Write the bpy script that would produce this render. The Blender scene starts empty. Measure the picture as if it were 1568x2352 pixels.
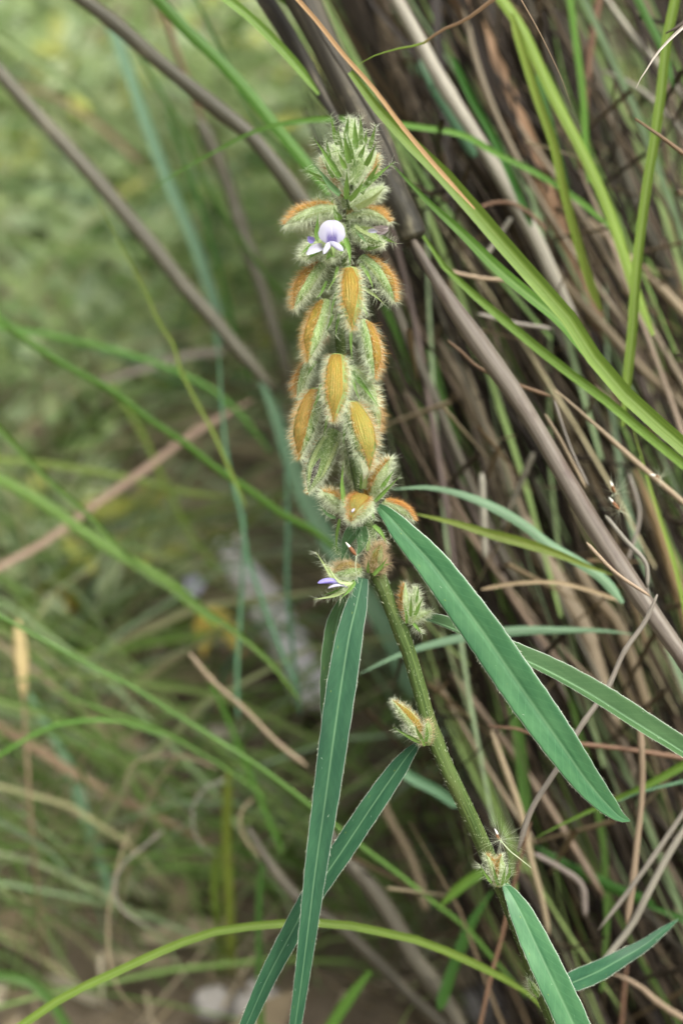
import bpy, math, random, zlib
import numpy as np
from mathutils import Vector, noise

random.seed(7)
rng = np.random.default_rng(11)
sc = bpy.context.scene
col = sc.collection
R = math.radians

# ------------------------------------------------------------------ camera
CAM_H, PITCH, VFOV = 0.85, R(32), R(26)
LENS = 50.0
cam_d = bpy.data.cameras.new('camera')
cam = bpy.data.objects.new('camera', cam_d)
col.objects.link(cam)
cam.location = (0, 0, CAM_H)
cam.rotation_euler = (R(90) - PITCH, 0, 0)
cam_d.sensor_fit = 'VERTICAL'
cam_d.lens = LENS
cam_d.sensor_height = 2 * LENS * math.tan(VFOV / 2)
cam_d.clip_start, cam_d.clip_end = 0.01, 500
cam_d.dof.use_dof = True
cam_d.dof.focus_distance = 0.748
cam_d.dof.aperture_fstop = 4.7
sc.camera = cam

# ------------------------------------------------------------------ sky, sun, exposure
SUN_EL, SUN_AZ = R(70), R(118)          # high, soft, from the right and a little behind the camera
world = bpy.data.worlds.new('World')
sc.world = world
world.use_nodes = True
wn = world.node_tree.nodes
sky = wn.new('ShaderNodeTexSky')
sky.sky_type = 'NISHITA'
sky.sun_disc = False
sky.sun_elevation = SUN_EL
sky.sun_rotation = SUN_AZ
sky.air_density, sky.dust_density, sky.ozone_density = 0.5, 9.0, 0.2
hs = wn.new('ShaderNodeHueSaturation')          # overcast: the cloud layer takes most of the blue out of the sky
hs.inputs['Saturation'].default_value = 0.35
world.node_tree.links.new(sky.outputs[0], hs.inputs['Color'])
world.node_tree.links.new(hs.outputs[0], wn['Background'].inputs[0])
wn['Background'].inputs[1].default_value = 0.12
sun_d = bpy.data.lights.new('sun', 'SUN')
sun_d.energy, sun_d.angle, sun_d.color = 1.3, R(18), (1.0, 0.97, 0.92)
sun = bpy.data.objects.new('sun', sun_d)
col.objects.link(sun)
SUN_DIR = Vector((math.sin(SUN_AZ) * math.cos(SUN_EL), math.cos(SUN_AZ) * math.cos(SUN_EL), math.sin(SUN_EL)))
sun.rotation_euler = SUN_DIR.to_track_quat('Z', 'Y').to_euler()
vs = sc.view_settings
vs.view_transform, vs.look, vs.gamma, vs.exposure = 'Standard', 'None', 1.0, 1.18
vs.use_curve_mapping = False
sc.cycles.use_denoising = True
sc.cycles.max_bounces = 8
sc.cycles.transparent_max_bounces = 8

# ------------------------------------------------------------------ placing: a point of the picture at a chosen depth -> world
TH = math.tan(VFOV / 2)
CAM = np.array([0, 0, CAM_H])
RT = np.array([1.0, 0, 0])
FW = np.array([0, math.cos(PITCH), -math.sin(PITCH)])
UP = np.array([0, math.sin(PITCH), math.cos(PITCH)])
def W(x, y, d):
    p = CAM + FW * d + RT * ((x - 784) / 1176 * TH * d) - UP * ((y - 1176) / 1176 * TH * d)
    return p
def px(d=0.75): return TH * d / 1176
def G(x, y):                                    # where that line of sight meets the ground
    v = FW + RT * ((x - 784) / 1176 * TH) - UP * ((y - 1176) / 1176 * TH)
    return CAM + v * (CAM_H / -v[2])
def Z1(x, y): return (620.7 + .2083 * x, 245 + .2083 * y)
def Z2(x, y): return (620.7 + .2083 * x, 604.4 + .2083 * y)
def Z3(x, y): return (637 + .2222 * x, 898.3 + .2222 * y)
def Z4(x, y): return (702.3 + .3125 * x, 1306.7 + .3125 * y)
def unit(v):
    v = np.asarray(v, float)
    n = np.linalg.norm(v, axis=-1, keepdims=True)
    return v / np.maximum(n, 1e-12)

# ------------------------------------------------------------------ materials
MATS = {}
class NT:
    def __init__(s, name):
        s.m = bpy.data.materials.new(name); s.m.use_nodes = True
        s.t = s.m.node_tree; s.n = s.t.nodes; s.l = s.t.links
        s.n.clear(); s.out = s.n.new('ShaderNodeOutputMaterial')
        MATS[name] = s.m
    def new(s, typ, ins=None, **kw):
        n = s.n.new('ShaderNode' + typ)
        for k, v in kw.items(): setattr(n, k, v)
        for k, v in (ins or {}).items():
            if hasattr(v, 'links') or isinstance(v, bpy.types.NodeSocket): s.l.new(v, n.inputs[k])
            else: n.inputs[k].default_value = v
        return n
    def math(s, op, a, b=0.0, c=None):
        n = s.new('Math', {0: a, 1: b}, operation=op)
        if c is not None: n.inputs[2].default_value = c
        return n.outputs[0]
    def smooth(s, x, a, b, lo=0.0, hi=1.0):
        return s.new('MapRange', {0: x, 1: a, 2: b, 3: lo, 4: hi}, interpolation_type='SMOOTHSTEP').outputs[0]
    def mix(s, f, a, b, blend='MIX'):
        n = s.new('Mix', data_type='RGBA', blend_type=blend)
        for k, v in ((0, f), (6, a), (7, b)):
            if isinstance(v, bpy.types.NodeSocket): s.l.new(v, n.inputs[k])
            else: n.inputs[k].default_value = (*v, 1) if isinstance(v, tuple) and len(v) == 3 else v
        return n.outputs[2]
    def ramp(s, f, stops):
        n = s.new('ValToRGB', {0: f})
        e = n.color_ramp.elements
        while len(e) < len(stops): e.new(0.5)
        for el, (p, c) in zip(e, stops): el.position = p; el.color = (*c, 1)
        return n.outputs[0]
    def uv(s, su=1.0, sv=1.0):
        u = s.new('UVMap').outputs[0]
        return s.new('Mapping', {0: u, 3: (su, sv, 1)}).outputs[0]
    def u(s):
        return s.new('SeparateXYZ', {0: s.new('UVMap').outputs[0]}).outputs
    def noise(s, vec, scale, detail=3.0, rough=0.55):
        return s.new('TexNoise', {'Vector': vec, 'Scale': scale, 'Detail': detail, 'Roughness': rough}).outputs[0]
    def vary(s, c, amt, hue=0.015):
        r = s.new('ObjectInfo').outputs['Random']
        v = s.math('MULTIPLY_ADD', r, 2 * amt, 1 - amt)
        r2 = s.math('FRACT', s.math('MULTIPLY', r, 7.31))
        h = s.math('MULTIPLY_ADD', r2, 2 * hue, 0.5 - hue)
        return s.new('HueSaturation', {'Hue': h, 'Value': v, 'Color': c}).outputs[0]
    def finish(s, c, rough=0.5, spec=0.3, trans=0.0, tcol=None, bump=None, bstr=0.3, bdist=0.0005, sheen=0.0):
        p = s.new('BsdfPrincipled', {'Roughness': rough, 'Specular IOR Level': spec})
        if sheen: p.inputs['Sheen Weight'].default_value = sheen
        s.l.new(c, p.inputs['Base Color']) if isinstance(c, bpy.types.NodeSocket) else setattr(p.inputs['Base Color'], 'default_value', (*c, 1))
        if bump is not None:
            b = s.new('Bump', {'Height': bump, 'Strength': bstr, 'Distance': bdist})
            s.l.new(b.outputs[0], p.inputs['Normal'])
        o = p.outputs[0]
        if trans:
            tr = s.new('BsdfTranslucent')
            cc = tcol if tcol is not None else c
            s.l.new(cc, tr.inputs[0]) if isinstance(cc, bpy.types.NodeSocket) else setattr(tr.inputs[0], 'default_value', (*cc, 1))
            o = s.new('MixShader', {0: trans, 1: o, 2: tr.outputs[0]}).outputs[0]
        s.l.new(o, s.out.inputs[0])
        return s.m

def grass_mat(name, c1, c2, mid=None, trans=0.35, rough=0.42, brown=None, var=0.16, turn=None):
    k = NT(name)
    u, v = k.u()[0], k.u()[1]
    n = k.noise(k.uv(26, 14), 1.0, 2)
    n2 = k.noise(k.uv(1.5, 22), 1.0, 3)
    c = k.mix(k.smooth(n, .3, .7), c1, c2)
    c = k.mix(k.smooth(n2, .45, .8, 0, .5), c, tuple(min(1, x * 1.35) for x in c2))
    if mid:
        dd = k.math('ABSOLUTE', k.math('SUBTRACT', u, .5))
        c = k.mix(k.smooth(dd, .0, .14, .75, 0), c, mid)
    brown = brown or tuple(x * .6 + y for x, y in zip(c2, (.10, .07, .02)))
    if brown:
        sp = k.noise(k.uv(3, 40), 1.0, 4, .7)
        c = k.mix(k.smooth(sp, .62, .76, 0, .8), c, brown)
    if turn: c = k.mix(k.smooth(v, .024, .031), c, turn)
    c = k.vary(c, var)
    return k.finish(c, rough, .3, trans, bump=n, bstr=.35, bdist=.0004)

grass_mat('grass_bright', (.105, .195, .022), (.18, .29, .045), mid=(.25, .37, .10), brown=(.25, .20, .06))
grass_mat('grass_green', (.060, .150, .016), (.115, .235, .030), mid=(.17, .30, .06))
grass_mat('grass_deep', (.035, .105, .016), (.070, .165, .028))
grass_mat('grass_teal', (.125, .24, .135), (.19, .33, .19), mid=(.25, .38, .24))
grass_mat('grass_bluegreen', (.065, .165, .085), (.12, .25, .13), mid=(.19, .32, .19))
grass_mat('grass_olive', (.13, .20, .022), (.21, .28, .045), mid=(.28, .33, .08), brown=(.22, .11, .03))
grass_mat('grass_turning', (.13, .20, .022), (.21, .28, .045), turn=(.15, .085, .045))
grass_mat('grass_pale', (.20, .28, .10), (.30, .37, .16))
grass_mat('straw_tan', (.26, .185, .105), (.40, .30, .19), trans=.2, rough=.6)
grass_mat('straw_orange', (.32, .18, .08), (.42, .26, .13), trans=.2, rough=.6)
grass_mat('straw_grey', (.24, .20, .165), (.38, .33, .28), trans=.2, rough=.6)
grass_mat('straw_pale', (.52, .48, .40), (.72, .68, .60), trans=.25, rough=.6)
grass_mat('straw_pink', (.34, .225, .16), (.44, .32, .24), trans=.2, rough=.6)
grass_mat('straw_dark', (.055, .042, .032), (.12, .095, .075), trans=.1, rough=.6)

def warm(c): return (c[0], c[1] * 1.02, c[2] * .84)
def cane_mat(name, c1, c2, c3, spot=.5, rough=.5, su=7, sv=10):
    c1, c2, c3 = warm(c1), warm(c2), warm(c3)
    k = NT(name)
    n1 = k.noise(k.uv(su, sv), 1.0, 4, .6)
    n2 = k.noise(k.uv(su * 4, sv * 1.5), 1.0, 3, .6)
    n3 = k.noise(k.uv(2.2, sv * 3), 1.0, 4, .65)
    c = k.mix(k.smooth(n1, .3, .7), c1, c2)
    c = k.mix(k.smooth(n3, .5, .72, 0, spot), c, c3)
    c = k.mix(k.smooth(n2, .35, .75, 0, .45), c, tuple(x * .6 for x in c1))
    c = k.vary(c, .12)
    return k.finish(c, rough, .35, bump=n2, bstr=.5, bdist=.0006)
cane_mat('cane_red', (.10, .076, .070), (.225, .20, .19), (.06, .028, .024), .7, .5)
cane_mat('cane_grey', (.22, .20, .185), (.36, .34, .32), (.12, .105, .09), .4)
cane_mat('cane_dark', (.056, .050, .040), (.13, .12, .10), (.23, .205, .165), .5)
cane_mat('cane_black', (.016, .014, .011), (.050, .044, .035), (.30, .26, .20), .5)
cane_mat('cane_bark', (.026, .022, .018), (.075, .064, .053), (.28, .24, .19), .55, .7, 9, 14)
cane_mat('cane_brown', (.10, .074, .055), (.20, .15, .11), (.26, .17, .105), .6)
cane_mat('cane_orange', (.22, .13, .075), (.32, .215, .14), (.10, .07, .05), .7)
cane_mat('cane_pink', (.16, .125, .10), (.27, .21, .17), (.10, .07, .05), .6)
cane_mat('twig_tan', (.24, .18, .13), (.36, .29, .22), (.13, .09, .065), .5)
cane_mat('twig_grey', (.19, .17, .165), (.32, .29, .28), (.11, .09, .085), .5)
cane_mat('twig_brown', (.11, .065, .04), (.20, .125, .08), (.05, .035, .03), .5)

def leaf_mat(name, c1, c2, rough=.5, spec=.3):
    k = NT(name)
    u, v = k.u()[0], k.u()[1]
    dd = k.math('ABSOLUTE', k.math('SUBTRACT', u, .5))
    blot = k.noise(k.uv(2.5, 60), 1.0, 3, .6)
    c = k.mix(k.smooth(blot, .3, .72), c1, c2)
    # side veins leaving the midrib at a slant
    w = k.math('SINE', k.math('MULTIPLY', k.math('SUBTRACT', v, k.math('MULTIPLY', dd, .018)), 1500))
    c = k.mix(k.smooth(w, .8, 1.0, 0, .12), c, tuple(min(1, x * 1.8) for x in c2))
    sp = k.noise(k.uv(110, 2300), 1.0, 1)
    c = k.mix(k.smooth(sp, .72, .80, 0, .12), c, (.42, .52, .36))
    yl = k.noise(k.uv(14, 260), 1.0, 1)
    c = k.mix(k.smooth(yl, .765, .79, 0, .75), c, (.28, .38, .05))
    c = k.mix(k.smooth(dd, .008, .05, .5, 0), c, (.20, .36, .18))
    c = k.mix(k.smooth(dd, .474, .492, 0, .7), c, (.60, .65, .56))
    fine = k.noise(k.uv(40, 800), 1.0, 2)
    big = k.noise(k.uv(1.2, 14), 1.0, 2)
    c = k.mix(k.smooth(big, .35, .7, 0, .45), c, tuple(x * .62 for x in c1))
    return k.finish(c, rough, spec, .22, tcol=k.mix(.5, c, (.16, .40, .07)), bump=fine, bstr=.25, bdist=.0003)
leaf_mat('leaf_blue_green', (.046, .162, .062), (.092, .242, .096), .42, .42)
leaf_mat('leaf_dark', (.020, .080, .038), (.040, .125, .056), .5, .25)
leaf_mat('leaf_back', (.055, .130, .045), (.085, .175, .065))

def stem_mat():
    k = NT('plant_stem')
    s1 = k.noise(k.uv(22, 25), 1.0, 3, .6)
    s2 = k.noise(k.uv(60, 900), 1.0, 2)
    s3 = k.noise(k.uv(3, 30), 1.0, 2)
    c = k.mix(k.smooth(s1, .35, .65), (.036, .068, .012), (.080, .125, .030))
    c = k.mix(k.smooth(s3, .45, .75, 0, .4), c, (.12, .12, .04))
    c = k.mix(k.smooth(s2, .62, .76, 0, .25), c, (.24, .28, .13))
    k.finish(c, .55, .25, bump=s1, bstr=.8, bdist=.0008)
stem_mat()

def rust_mat():
    k = NT('rust_sepal')
    u, v = k.u()[0], k.u()[1]
    dd = k.math('ABSOLUTE', k.math('SUBTRACT', u, .5))
    wob = k.noise(k.uv(4, 3), 1.0, 3)
    r0 = k.new('ObjectInfo').outputs['Random']
    vein = k.math('SINE', k.math('ADD', k.math('MULTIPLY', u, k.math('MULTIPLY_ADD', r0, 22.0, 34.0)), k.math('MULTIPLY', wob, 5.0)))
    vein = k.math('ADD', vein, k.math('MULTIPLY_ADD', wob, 2.4, -1.2))
    blot = k.noise(k.uv(3, 4), 1.3, 4, .6)
    c = k.mix(k.smooth(blot, .35, .7), (.29, .215, .034), (.36, .205, .028))
    c = k.mix(k.smooth(dd, .26, .50, 0, .8), c, (.36, .17, .024))
    c = k.mix(k.math('MULTIPLY', k.smooth(vein, .3, 1.3, 0, .48), k.smooth(blot, .25, .6, .25, 1)), c, (.12, .070, .010))
    c = k.mix(k.smooth(v, .0, .22, .6, 0), c, (.30, .13, .020))
    tipn = k.noise(k.uv(7, 9), 1.0, 3, .7)
    c = k.mix(k.math('MULTIPLY', k.smooth(v, .70, 1.0), k.smooth(tipn, .45, .62)), c, (.10, .050, .018))
    c = k.mix(k.smooth(tipn, .66, .76, 0, .6), c, (.15, .080, .02))
    rr = k.new('ObjectInfo').outputs['Random']
    c = k.mix(k.math('ADD', k.smooth(rr, .3, 1.0, 0, .45), k.smooth(v, .2, .8, 0, .2)), c, (.17, .205, .048))
    c = k.vary(c, .16)
    k.finish(c, .55, .25, .15, bump=vein, bstr=.4, bdist=.0004)
rust_mat()

def simple(name, c1, c2, scale=(6, 6), rough=.55, spec=.25, trans=0.0, var=.06, sheen=0.0):
    k = NT(name)
    n = k.noise(k.uv(*scale), 1.0, 3)
    c = k.vary(k.mix(k.smooth(n, .3, .7), c1, c2), var, .006)
    k.finish(c, rough, spec, trans, bump=n, bstr=.2, bdist=.0003, sheen=sheen)
simple('calyx_body', (.19, .30, .085), (.29, .39, .15), (10, 4), trans=.15)
simple('calyx_green', (.12, .20, .05), (.22, .30, .10), (10, 4), trans=.15)
simple('calyx_white', (.30, .40, .16), (.42, .50, .26), (10, 4), trans=.2)
simple('calyx_dark', (.022, .018, .016), (.06, .05, .04), (10, 4))
simple('sepal_green', (.13, .27, .045), (.24, .38, .10), (5, 8), trans=.42)
simple('sepal_blue_green', (.11, .24, .09), (.20, .33, .15), (5, 8), trans=.42)
simple('sepal_pale', (.30, .40, .13), (.42, .50, .24), (5, 8), trans=.25)
simple('hair_white', (.68, .76, .52), (.80, .86, .66), (1, 1), .4, .4, .35)
simple('hair_rust', (.60, .31, .07), (.72, .43, .14), (1, 1), .4, .4, .3)
simple('hair_tawny', (.52, .40, .22), (.66, .54, .34), (1, 1), .4, .4, .3)
simple('petal_white', (.46, .45, .57), (.54, .54, .62), (6, 6), .5, .2, .3)
simple('petal_faded', (.36, .30, .30), (.50, .44, .42), (6, 6), .6, .2, .2)
simple('petal_violet', (.26, .22, .58), (.34, .30, .66), (4, 6), .5, .2, .3)
simple('seed_brown', (.16, .07, .03), (.26, .12, .05), (4, 4), .5)
simple('seed_white', (.65, .62, .55), (.8, .78, .7), (4, 4), .5)
simple('flower_yellow', (.50, .36, .06), (.62, .48, .12), (4, 4), .6, trans=.2)
simple('head_straw', (.46, .36, .15), (.60, .50, .26), (8, 12), .7, trans=.1)

def standard_mat():
    k = NT('petal_standard')
    u, v = k.u()[0], k.u()[1]
    dx = k.math('SUBTRACT', u, .5)
    dd = k.math('ABSOLUTE', dx)
    ang = k.math('DIVIDE', dx, k.math('ADD', v, .12))           # streaks fan out from the foot of the petal
    st = k.math('SINE', k.math('MULTIPLY', ang, 52.0))
    near = k.math('MULTIPLY', k.smooth(v, .26, .58, 1, 0), k.smooth(dd, .13, .26, 1, 0))
    c = k.mix(k.smooth(v, .15, .95), (.42, .41, .53), (.48, .48, .53))
    c = k.mix(k.smooth(dd, .05, .35, .35, 0), c, (.36, .33, .56))
    fv = k.math('SINE', k.math('MULTIPLY', ang, 95.0))
    c = k.mix(k.smooth(fv, .55, 1.0, 0, .28), c, (.33, .30, .50))
    c = k.mix(k.math('MULTIPLY', near, k.smooth(st, -.6, .5, .45, 1)), c, (.045, .018, .20))
    c = k.mix(k.math('MULTIPLY', k.smooth(dd, .008, .02, .6, 0), k.smooth(v, .3, .5)), c, (.60, .58, .62))
    k.finish(c, .5, .2, .25)
standard_mat()

def rnd_mat(name, stops, trans=.2, rough=.6, scale=60):
    k = NT(name)
    r = k.new('Attribute', attribute_name='rnd').outputs['Fac']
    if name in ('thatch', 'litter'): stops = [(p, warm(q)) for p, q in stops]
    c = k.ramp(r, stops)
    n = k.noise(k.new('TexCoord').outputs['Object'], scale, 3)
    c = k.mix(k.smooth(n, .3, .75, 0, .4), c, k.mix(1.0, c, (.5, .48, .45), 'MULTIPLY'))
    k.finish(c, rough, .25, trans)
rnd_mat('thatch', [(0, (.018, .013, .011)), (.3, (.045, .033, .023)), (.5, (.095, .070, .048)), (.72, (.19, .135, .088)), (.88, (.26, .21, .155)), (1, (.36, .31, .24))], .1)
rnd_mat('mixed_grass', [(0, (.08, .16, .03)), (.3, (.16, .27, .065)), (.55, (.26, .36, .12)), (.75, (.24, .35, .20)), (.88, (.34, .37, .17)), (1, (.44, .37, .23))], .35)
rnd_mat('cover_leaf', [(0, (.06, .11, .04)), (.25, (.18, .28, .085)), (.5, (.34, .44, .18)), (.72, (.35, .44, .26)), (.9, (.50, .57, .30)), (.97, (.42, .44, .08)), (1, (.50, .38, .06))], .45, .42)
rnd_mat('litter', [(0, (.10, .078, .058)), (.3, (.20, .155, .11)), (.55, (.29, .23, .17)), (.8, (.38, .32, .26)), (.93, (.48, .43, .38)), (1, (.58, .54, .50))], .1, .7)

def soil_mat():
    k = NT('soil')
    p = k.new('TexCoord').outputs['Object']
    a = k.noise(p, 5, 5, .6); b = k.noise(p, 40, 6, .65); d = k.noise(p, 180, 4, .6)
    c = k.ramp(a, [(.3, (.07, .057, .034)), (.5, (.14, .115, .07)), (.62, (.13, .13, .06)), (.75, (.22, .185, .12))])
    c = k.mix(k.smooth(b, .35, .7, 0, .6), c, (.26, .21, .16))
    c = k.mix(k.smooth(d, .55, .75, 0, .5), c, (.06, .045, .032))
    k.finish(c, .9, .15, bump=b, bstr=.9, bdist=.01)
soil_mat()
def stone_mat(name, ca, cb):
    k = NT(name)
    p = k.new('TexCoord').outputs['Object']
    a = k.noise(p, 30, 5, .6); b = k.noise(p, 220, 4, .6)
    c = k.mix(k.smooth(a, .3, .7), ca, cb)
    c = k.mix(k.smooth(b, .6, .8, 0, .5), c, (.25, .22, .20))
    k.finish(c, .85, .2, bump=a, bstr=.6, bdist=.004)
stone_mat('pale_stone', (.74, .72, .71), (.88, .86, .85))
stone_mat('grey_stone', (.24, .225, .20), (.40, .38, .345))

# ------------------------------------------------------------------ mesh helpers
def mk(name, V, F, uv=None, mat=None, parent=None, loc=None, rnd=None, smooth=True):
    V = np.asarray(V, float)
    if loc is not None: V = V - np.asarray(loc)
    elif parent is not None:
        r = parent
        while r.parent: r = r.parent
        V = V - np.array(r.location)
    me = bpy.data.meshes.new(name)
    me.from_pydata(V.tolist(), [], F)
    if uv is not None:
        li = np.empty(len(me.loops), np.int32); me.loops.foreach_get('vertex_index', li)
        l = me.uv_layers.new(name='UVMap')
        l.data.foreach_set('uv', np.asarray(uv, np.float32)[li].ravel())
    if rnd is not None:
        at = me.attributes.new('rnd', 'FLOAT', 'POINT')
        at.data.foreach_set('value', np.asarray(rnd, np.float32))
    if smooth: me.polygons.foreach_set('use_smooth', [True] * len(me.polygons))
    me.materials.append(MATS[mat])
    o = bpy.data.objects.new(name, me); col.objects.link(o)
    if loc is not None: o.location = loc
    if parent is not None: o.parent = parent
    return o
def tag(o, label, cat, group=None):
    o['label'] = label; o['category'] = cat
    if group: o['group'] = group
    return o
def empty(name, loc):
    o = bpy.data.objects.new(name, None); col.objects.link(o); o.location = loc
    o.empty_display_size = .01
    return o
def stuff(o): o['kind'] = 'stuff'; return o

def catmull(P, n):
    P = np.asarray(P, float)
    if len(P) == 2: P = np.array([P[0], P[0] * .5 + P[1] * .5, P[1]])
    s = np.concatenate([[0], np.cumsum(np.linalg.norm(np.diff(P, axis=0), axis=1))])
    T = np.gradient(P, s, axis=0)
    q = np.linspace(0, s[-1], n)
    i = np.clip(np.searchsorted(s, q, 'right') - 1, 0, len(s) - 2)
    h = (s[i + 1] - s[i])[:, None]; t = ((q - s[i]))[:, None] / h
    return ((2*t**3-3*t**2+1)*P[i] + (t**3-2*t**2+t)*h*T[i] + (-2*t**3+3*t**2)*P[i+1] + (t**3-t**2)*h*T[i+1]), q, s
def grid_faces(r, c, closed=False, off=0):
    F = []
    for i in range(r - 1):
        for j in range(c - 1):
            a = off + i * c + j
            F.append((a, a + 1, a + c + 1, a + c))
    return F
def frame(C, roll=0.0, ref=None):
    T = unit(np.gradient(C, axis=0))
    N = unit((CAM - C) if ref is None else np.broadcast_to(ref, C.shape))
    S = unit(np.cross(T, N)); N = unit(np.cross(S, T))
    r = np.asarray(roll, float) * np.ones(len(C))
    c, s = np.cos(r)[:, None], np.sin(r)[:, None]
    return T, S * c + N * s, N * c - S * s
def ribbon(C, wd, roll=0.0, fold=.3, cols=5, ref=None):
    T, S, N = frame(C, roll, ref)
    s = np.linspace(-1, 1, cols)
    wd = np.asarray(wd)[:, None, None]
    V = C[:, None, :] + S[:, None, :] * s[None, :, None] * wd / 2 + N[:, None, :] * (np.abs(s)[None, :, None] ** 1.2) * wd / 2 * fold
    L = np.concatenate([[0], np.cumsum(np.linalg.norm(np.diff(C, axis=0), axis=1))])
    uv = np.stack(np.broadcast_arrays(((s + 1) / 2)[None, :], L[:, None]), -1)
    return V.reshape(-1, 3), grid_faces(len(C), cols), uv.reshape(-1, 2)
def tube(C, rad, sides=12, flat=1.0, roll=0.0, bump=0.0, seed=0):
    T, S, N = frame(C, roll)
    a = np.linspace(0, 2 * math.pi, sides + 1) - math.pi / 2
    rad = np.asarray(rad)[:, None] * np.ones((1, sides + 1))
    if bump:
        g = np.random.default_rng(seed)
        k = g.uniform(-1, 1, (len(C), sides + 1)); k[:, -1] = k[:, 0]
        k = (k + np.roll(k, 1, 0) + np.roll(k, 2, 0)) / 3
        rad = rad * (1 + bump * k)
    V = C[:, None, :] + (S[:, None, :] * np.cos(a)[None, :, None] + N[:, None, :] * flat * np.sin(a)[None, :, None]) * rad[:, :, None]
    L = np.concatenate([[0], np.cumsum(np.linalg.norm(np.diff(C, axis=0), axis=1))])
    uv = np.stack(np.broadcast_arrays(np.linspace(0, 1, sides + 1)[None, :], L[:, None]), -1).reshape(-1, 2)
    V = V.reshape(-1, 3); F = grid_faces(len(C), sides + 1)
    n = len(V)
    V = np.vstack([V, C[0], C[-1]]); uv = np.vstack([uv, [.5, 0], [.5, L[-1]]])
    for j in range(sides):
        F.append((n, j + 1, j)); b = (len(C) - 1) * (sides + 1); F.append((n + 1, b + j, b + j + 1))
    return V, F, uv

# a traced line: picture points + depth -> 3D polyline; ends that leave the frame go on, downwards to the ground
def trace(pts, d):
    m = len(pts)
    if isinstance(d, (int, float)): ds = [d] * m
    elif len(d) == m: ds = list(d)
    else: ds = list(np.interp(np.linspace(0, 1, m), np.linspace(0, 1, len(d)), d))
    P = [W(p[0], p[1], dd) for p, dd in zip(pts, ds)]
    for p in P: p[2] = max(p[2], .004)
    e = []
    for end in (0, 1):
        q = P[::-1] if end else P
        x, y = pts[-1 if end else 0]
        if x < 10 or x > 1558 or y < 10 or y > 2342:
            v = unit(q[0] - q[1]); add = []
            if v[2] < 0:
                cur = q[0].copy()
                for _ in range(8):
                    v = unit(v + np.array([0, 0, -.14])); cur = cur + v * .075; 
                    if cur[2] < 0: cur[2] = -.004; add.append(cur.copy()); break
                    add.append(cur.copy())
                e.append('down')
            else:
                cur = q[0].copy()
                for _ in range(3):
                    v = unit(v + np.array([0, 0, -.05])); cur = cur + v * .05; add.append(cur.copy())
                e.append('up')
            P = (P + add) if end else (add[::-1] + P)
        else: e.append('in')
    return P, e
def profile(q, e, tip, L):
    f = np.ones(len(q)); t = q / L
    for k, (kind, x) in enumerate(zip(e, (t, 1 - t))):
        long = tip == 'b' or (tip == 's' and k == 0) or (tip == 'e' and k == 1)
        if long: f *= np.clip(x / .42, 0, 1) ** .75
        elif kind == 'up': f *= .25 + .75 * np.clip(x / .3, 0, 1)
        elif kind == 'in': f *= .35 + .65 * np.clip(x / .06, 0, 1)
    return np.maximum(f, .03)
def B(label, pts, w, d, mat, tip='n', fold=.35, roll=None, name='grass_leaf', cat='grass blade', group=None):
    P, e = trace(pts, d)
    n = max(14, min(46, len(P) * 5))
    C, q, s = catmull(P, n)
    dm = (np.mean(d) if not isinstance(d, (int, float)) else d)
    if np.mean([p[0] for p in pts]) < 700 and dm > .95: w = w * .76
    roll = random.uniform(-.5, .5) if roll is None else roll
    tw = roll + np.linspace(-.25, .25, n) * random.choice((-1, 1))
    wd = w * px(dm) * profile(q, e, tip, s[-1]) / np.cos(np.clip(tw, -.9, .9))
    V, F, uv = ribbon(C, wd, tw, fold * random.choice((1, 1, -1)), 5)
    lo = C[0] if C[0][2] < C[-1][2] else C[-1]
    return tag(mk(name, V, F, uv, mat, loc=lo), label, cat, group)
def T(label, pts, w, d, mat, tip='n', name='twig', cat='twig', nodes=(), bump=.05, sides=10, group=None, parent=None):
    P, e = trace(pts, d)
    n = max(18, min(60, len(P) * 6))
    C, q, s = catmull(P, n)
    dm = (np.mean(d) if not isinstance(d, (int, float)) else d)
    L = s[-1]
    rr = .5 * w * px(dm) * profile(q, e, tip, L)
    if w > 11 and not nodes: nodes = [random.uniform(.1, .9) for _ in range(3)]
    C = C + np.array([[noise.noise(Vector((x * 9, k, zlib.crc32(label.encode()) % 31))) for k in (1.3, 7.7, 4.1)] for x in q]) * .004 * min(1, w / 20)
    wob = np.array([noise.noise(Vector((x * 30, zlib.crc32(label.encode()) % 97, .3))) for x in q])
    rr = rr * (1 + .22 * wob)
    for nd in nodes: rr = rr * (1 + .22 * np.exp(-((q / L - nd) / .010) ** 2))
    V, F, uv = tube(C, rr, sides, bump=bump, seed=zlib.crc32(label.encode()) % 1000)
    if parent is not None: return mk(name, V, F, uv, mat, parent=parent)
    lo = C[0] if C[0][2] < C[-1][2] else C[-1]
    return tag(mk(name, V, F, uv, mat, loc=lo), label, cat, group)
def cane(label, pts, w, d, mat, **k): return T(label, pts, w, d, mat, name='dry_cane', cat='dry stem', **k)

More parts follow.
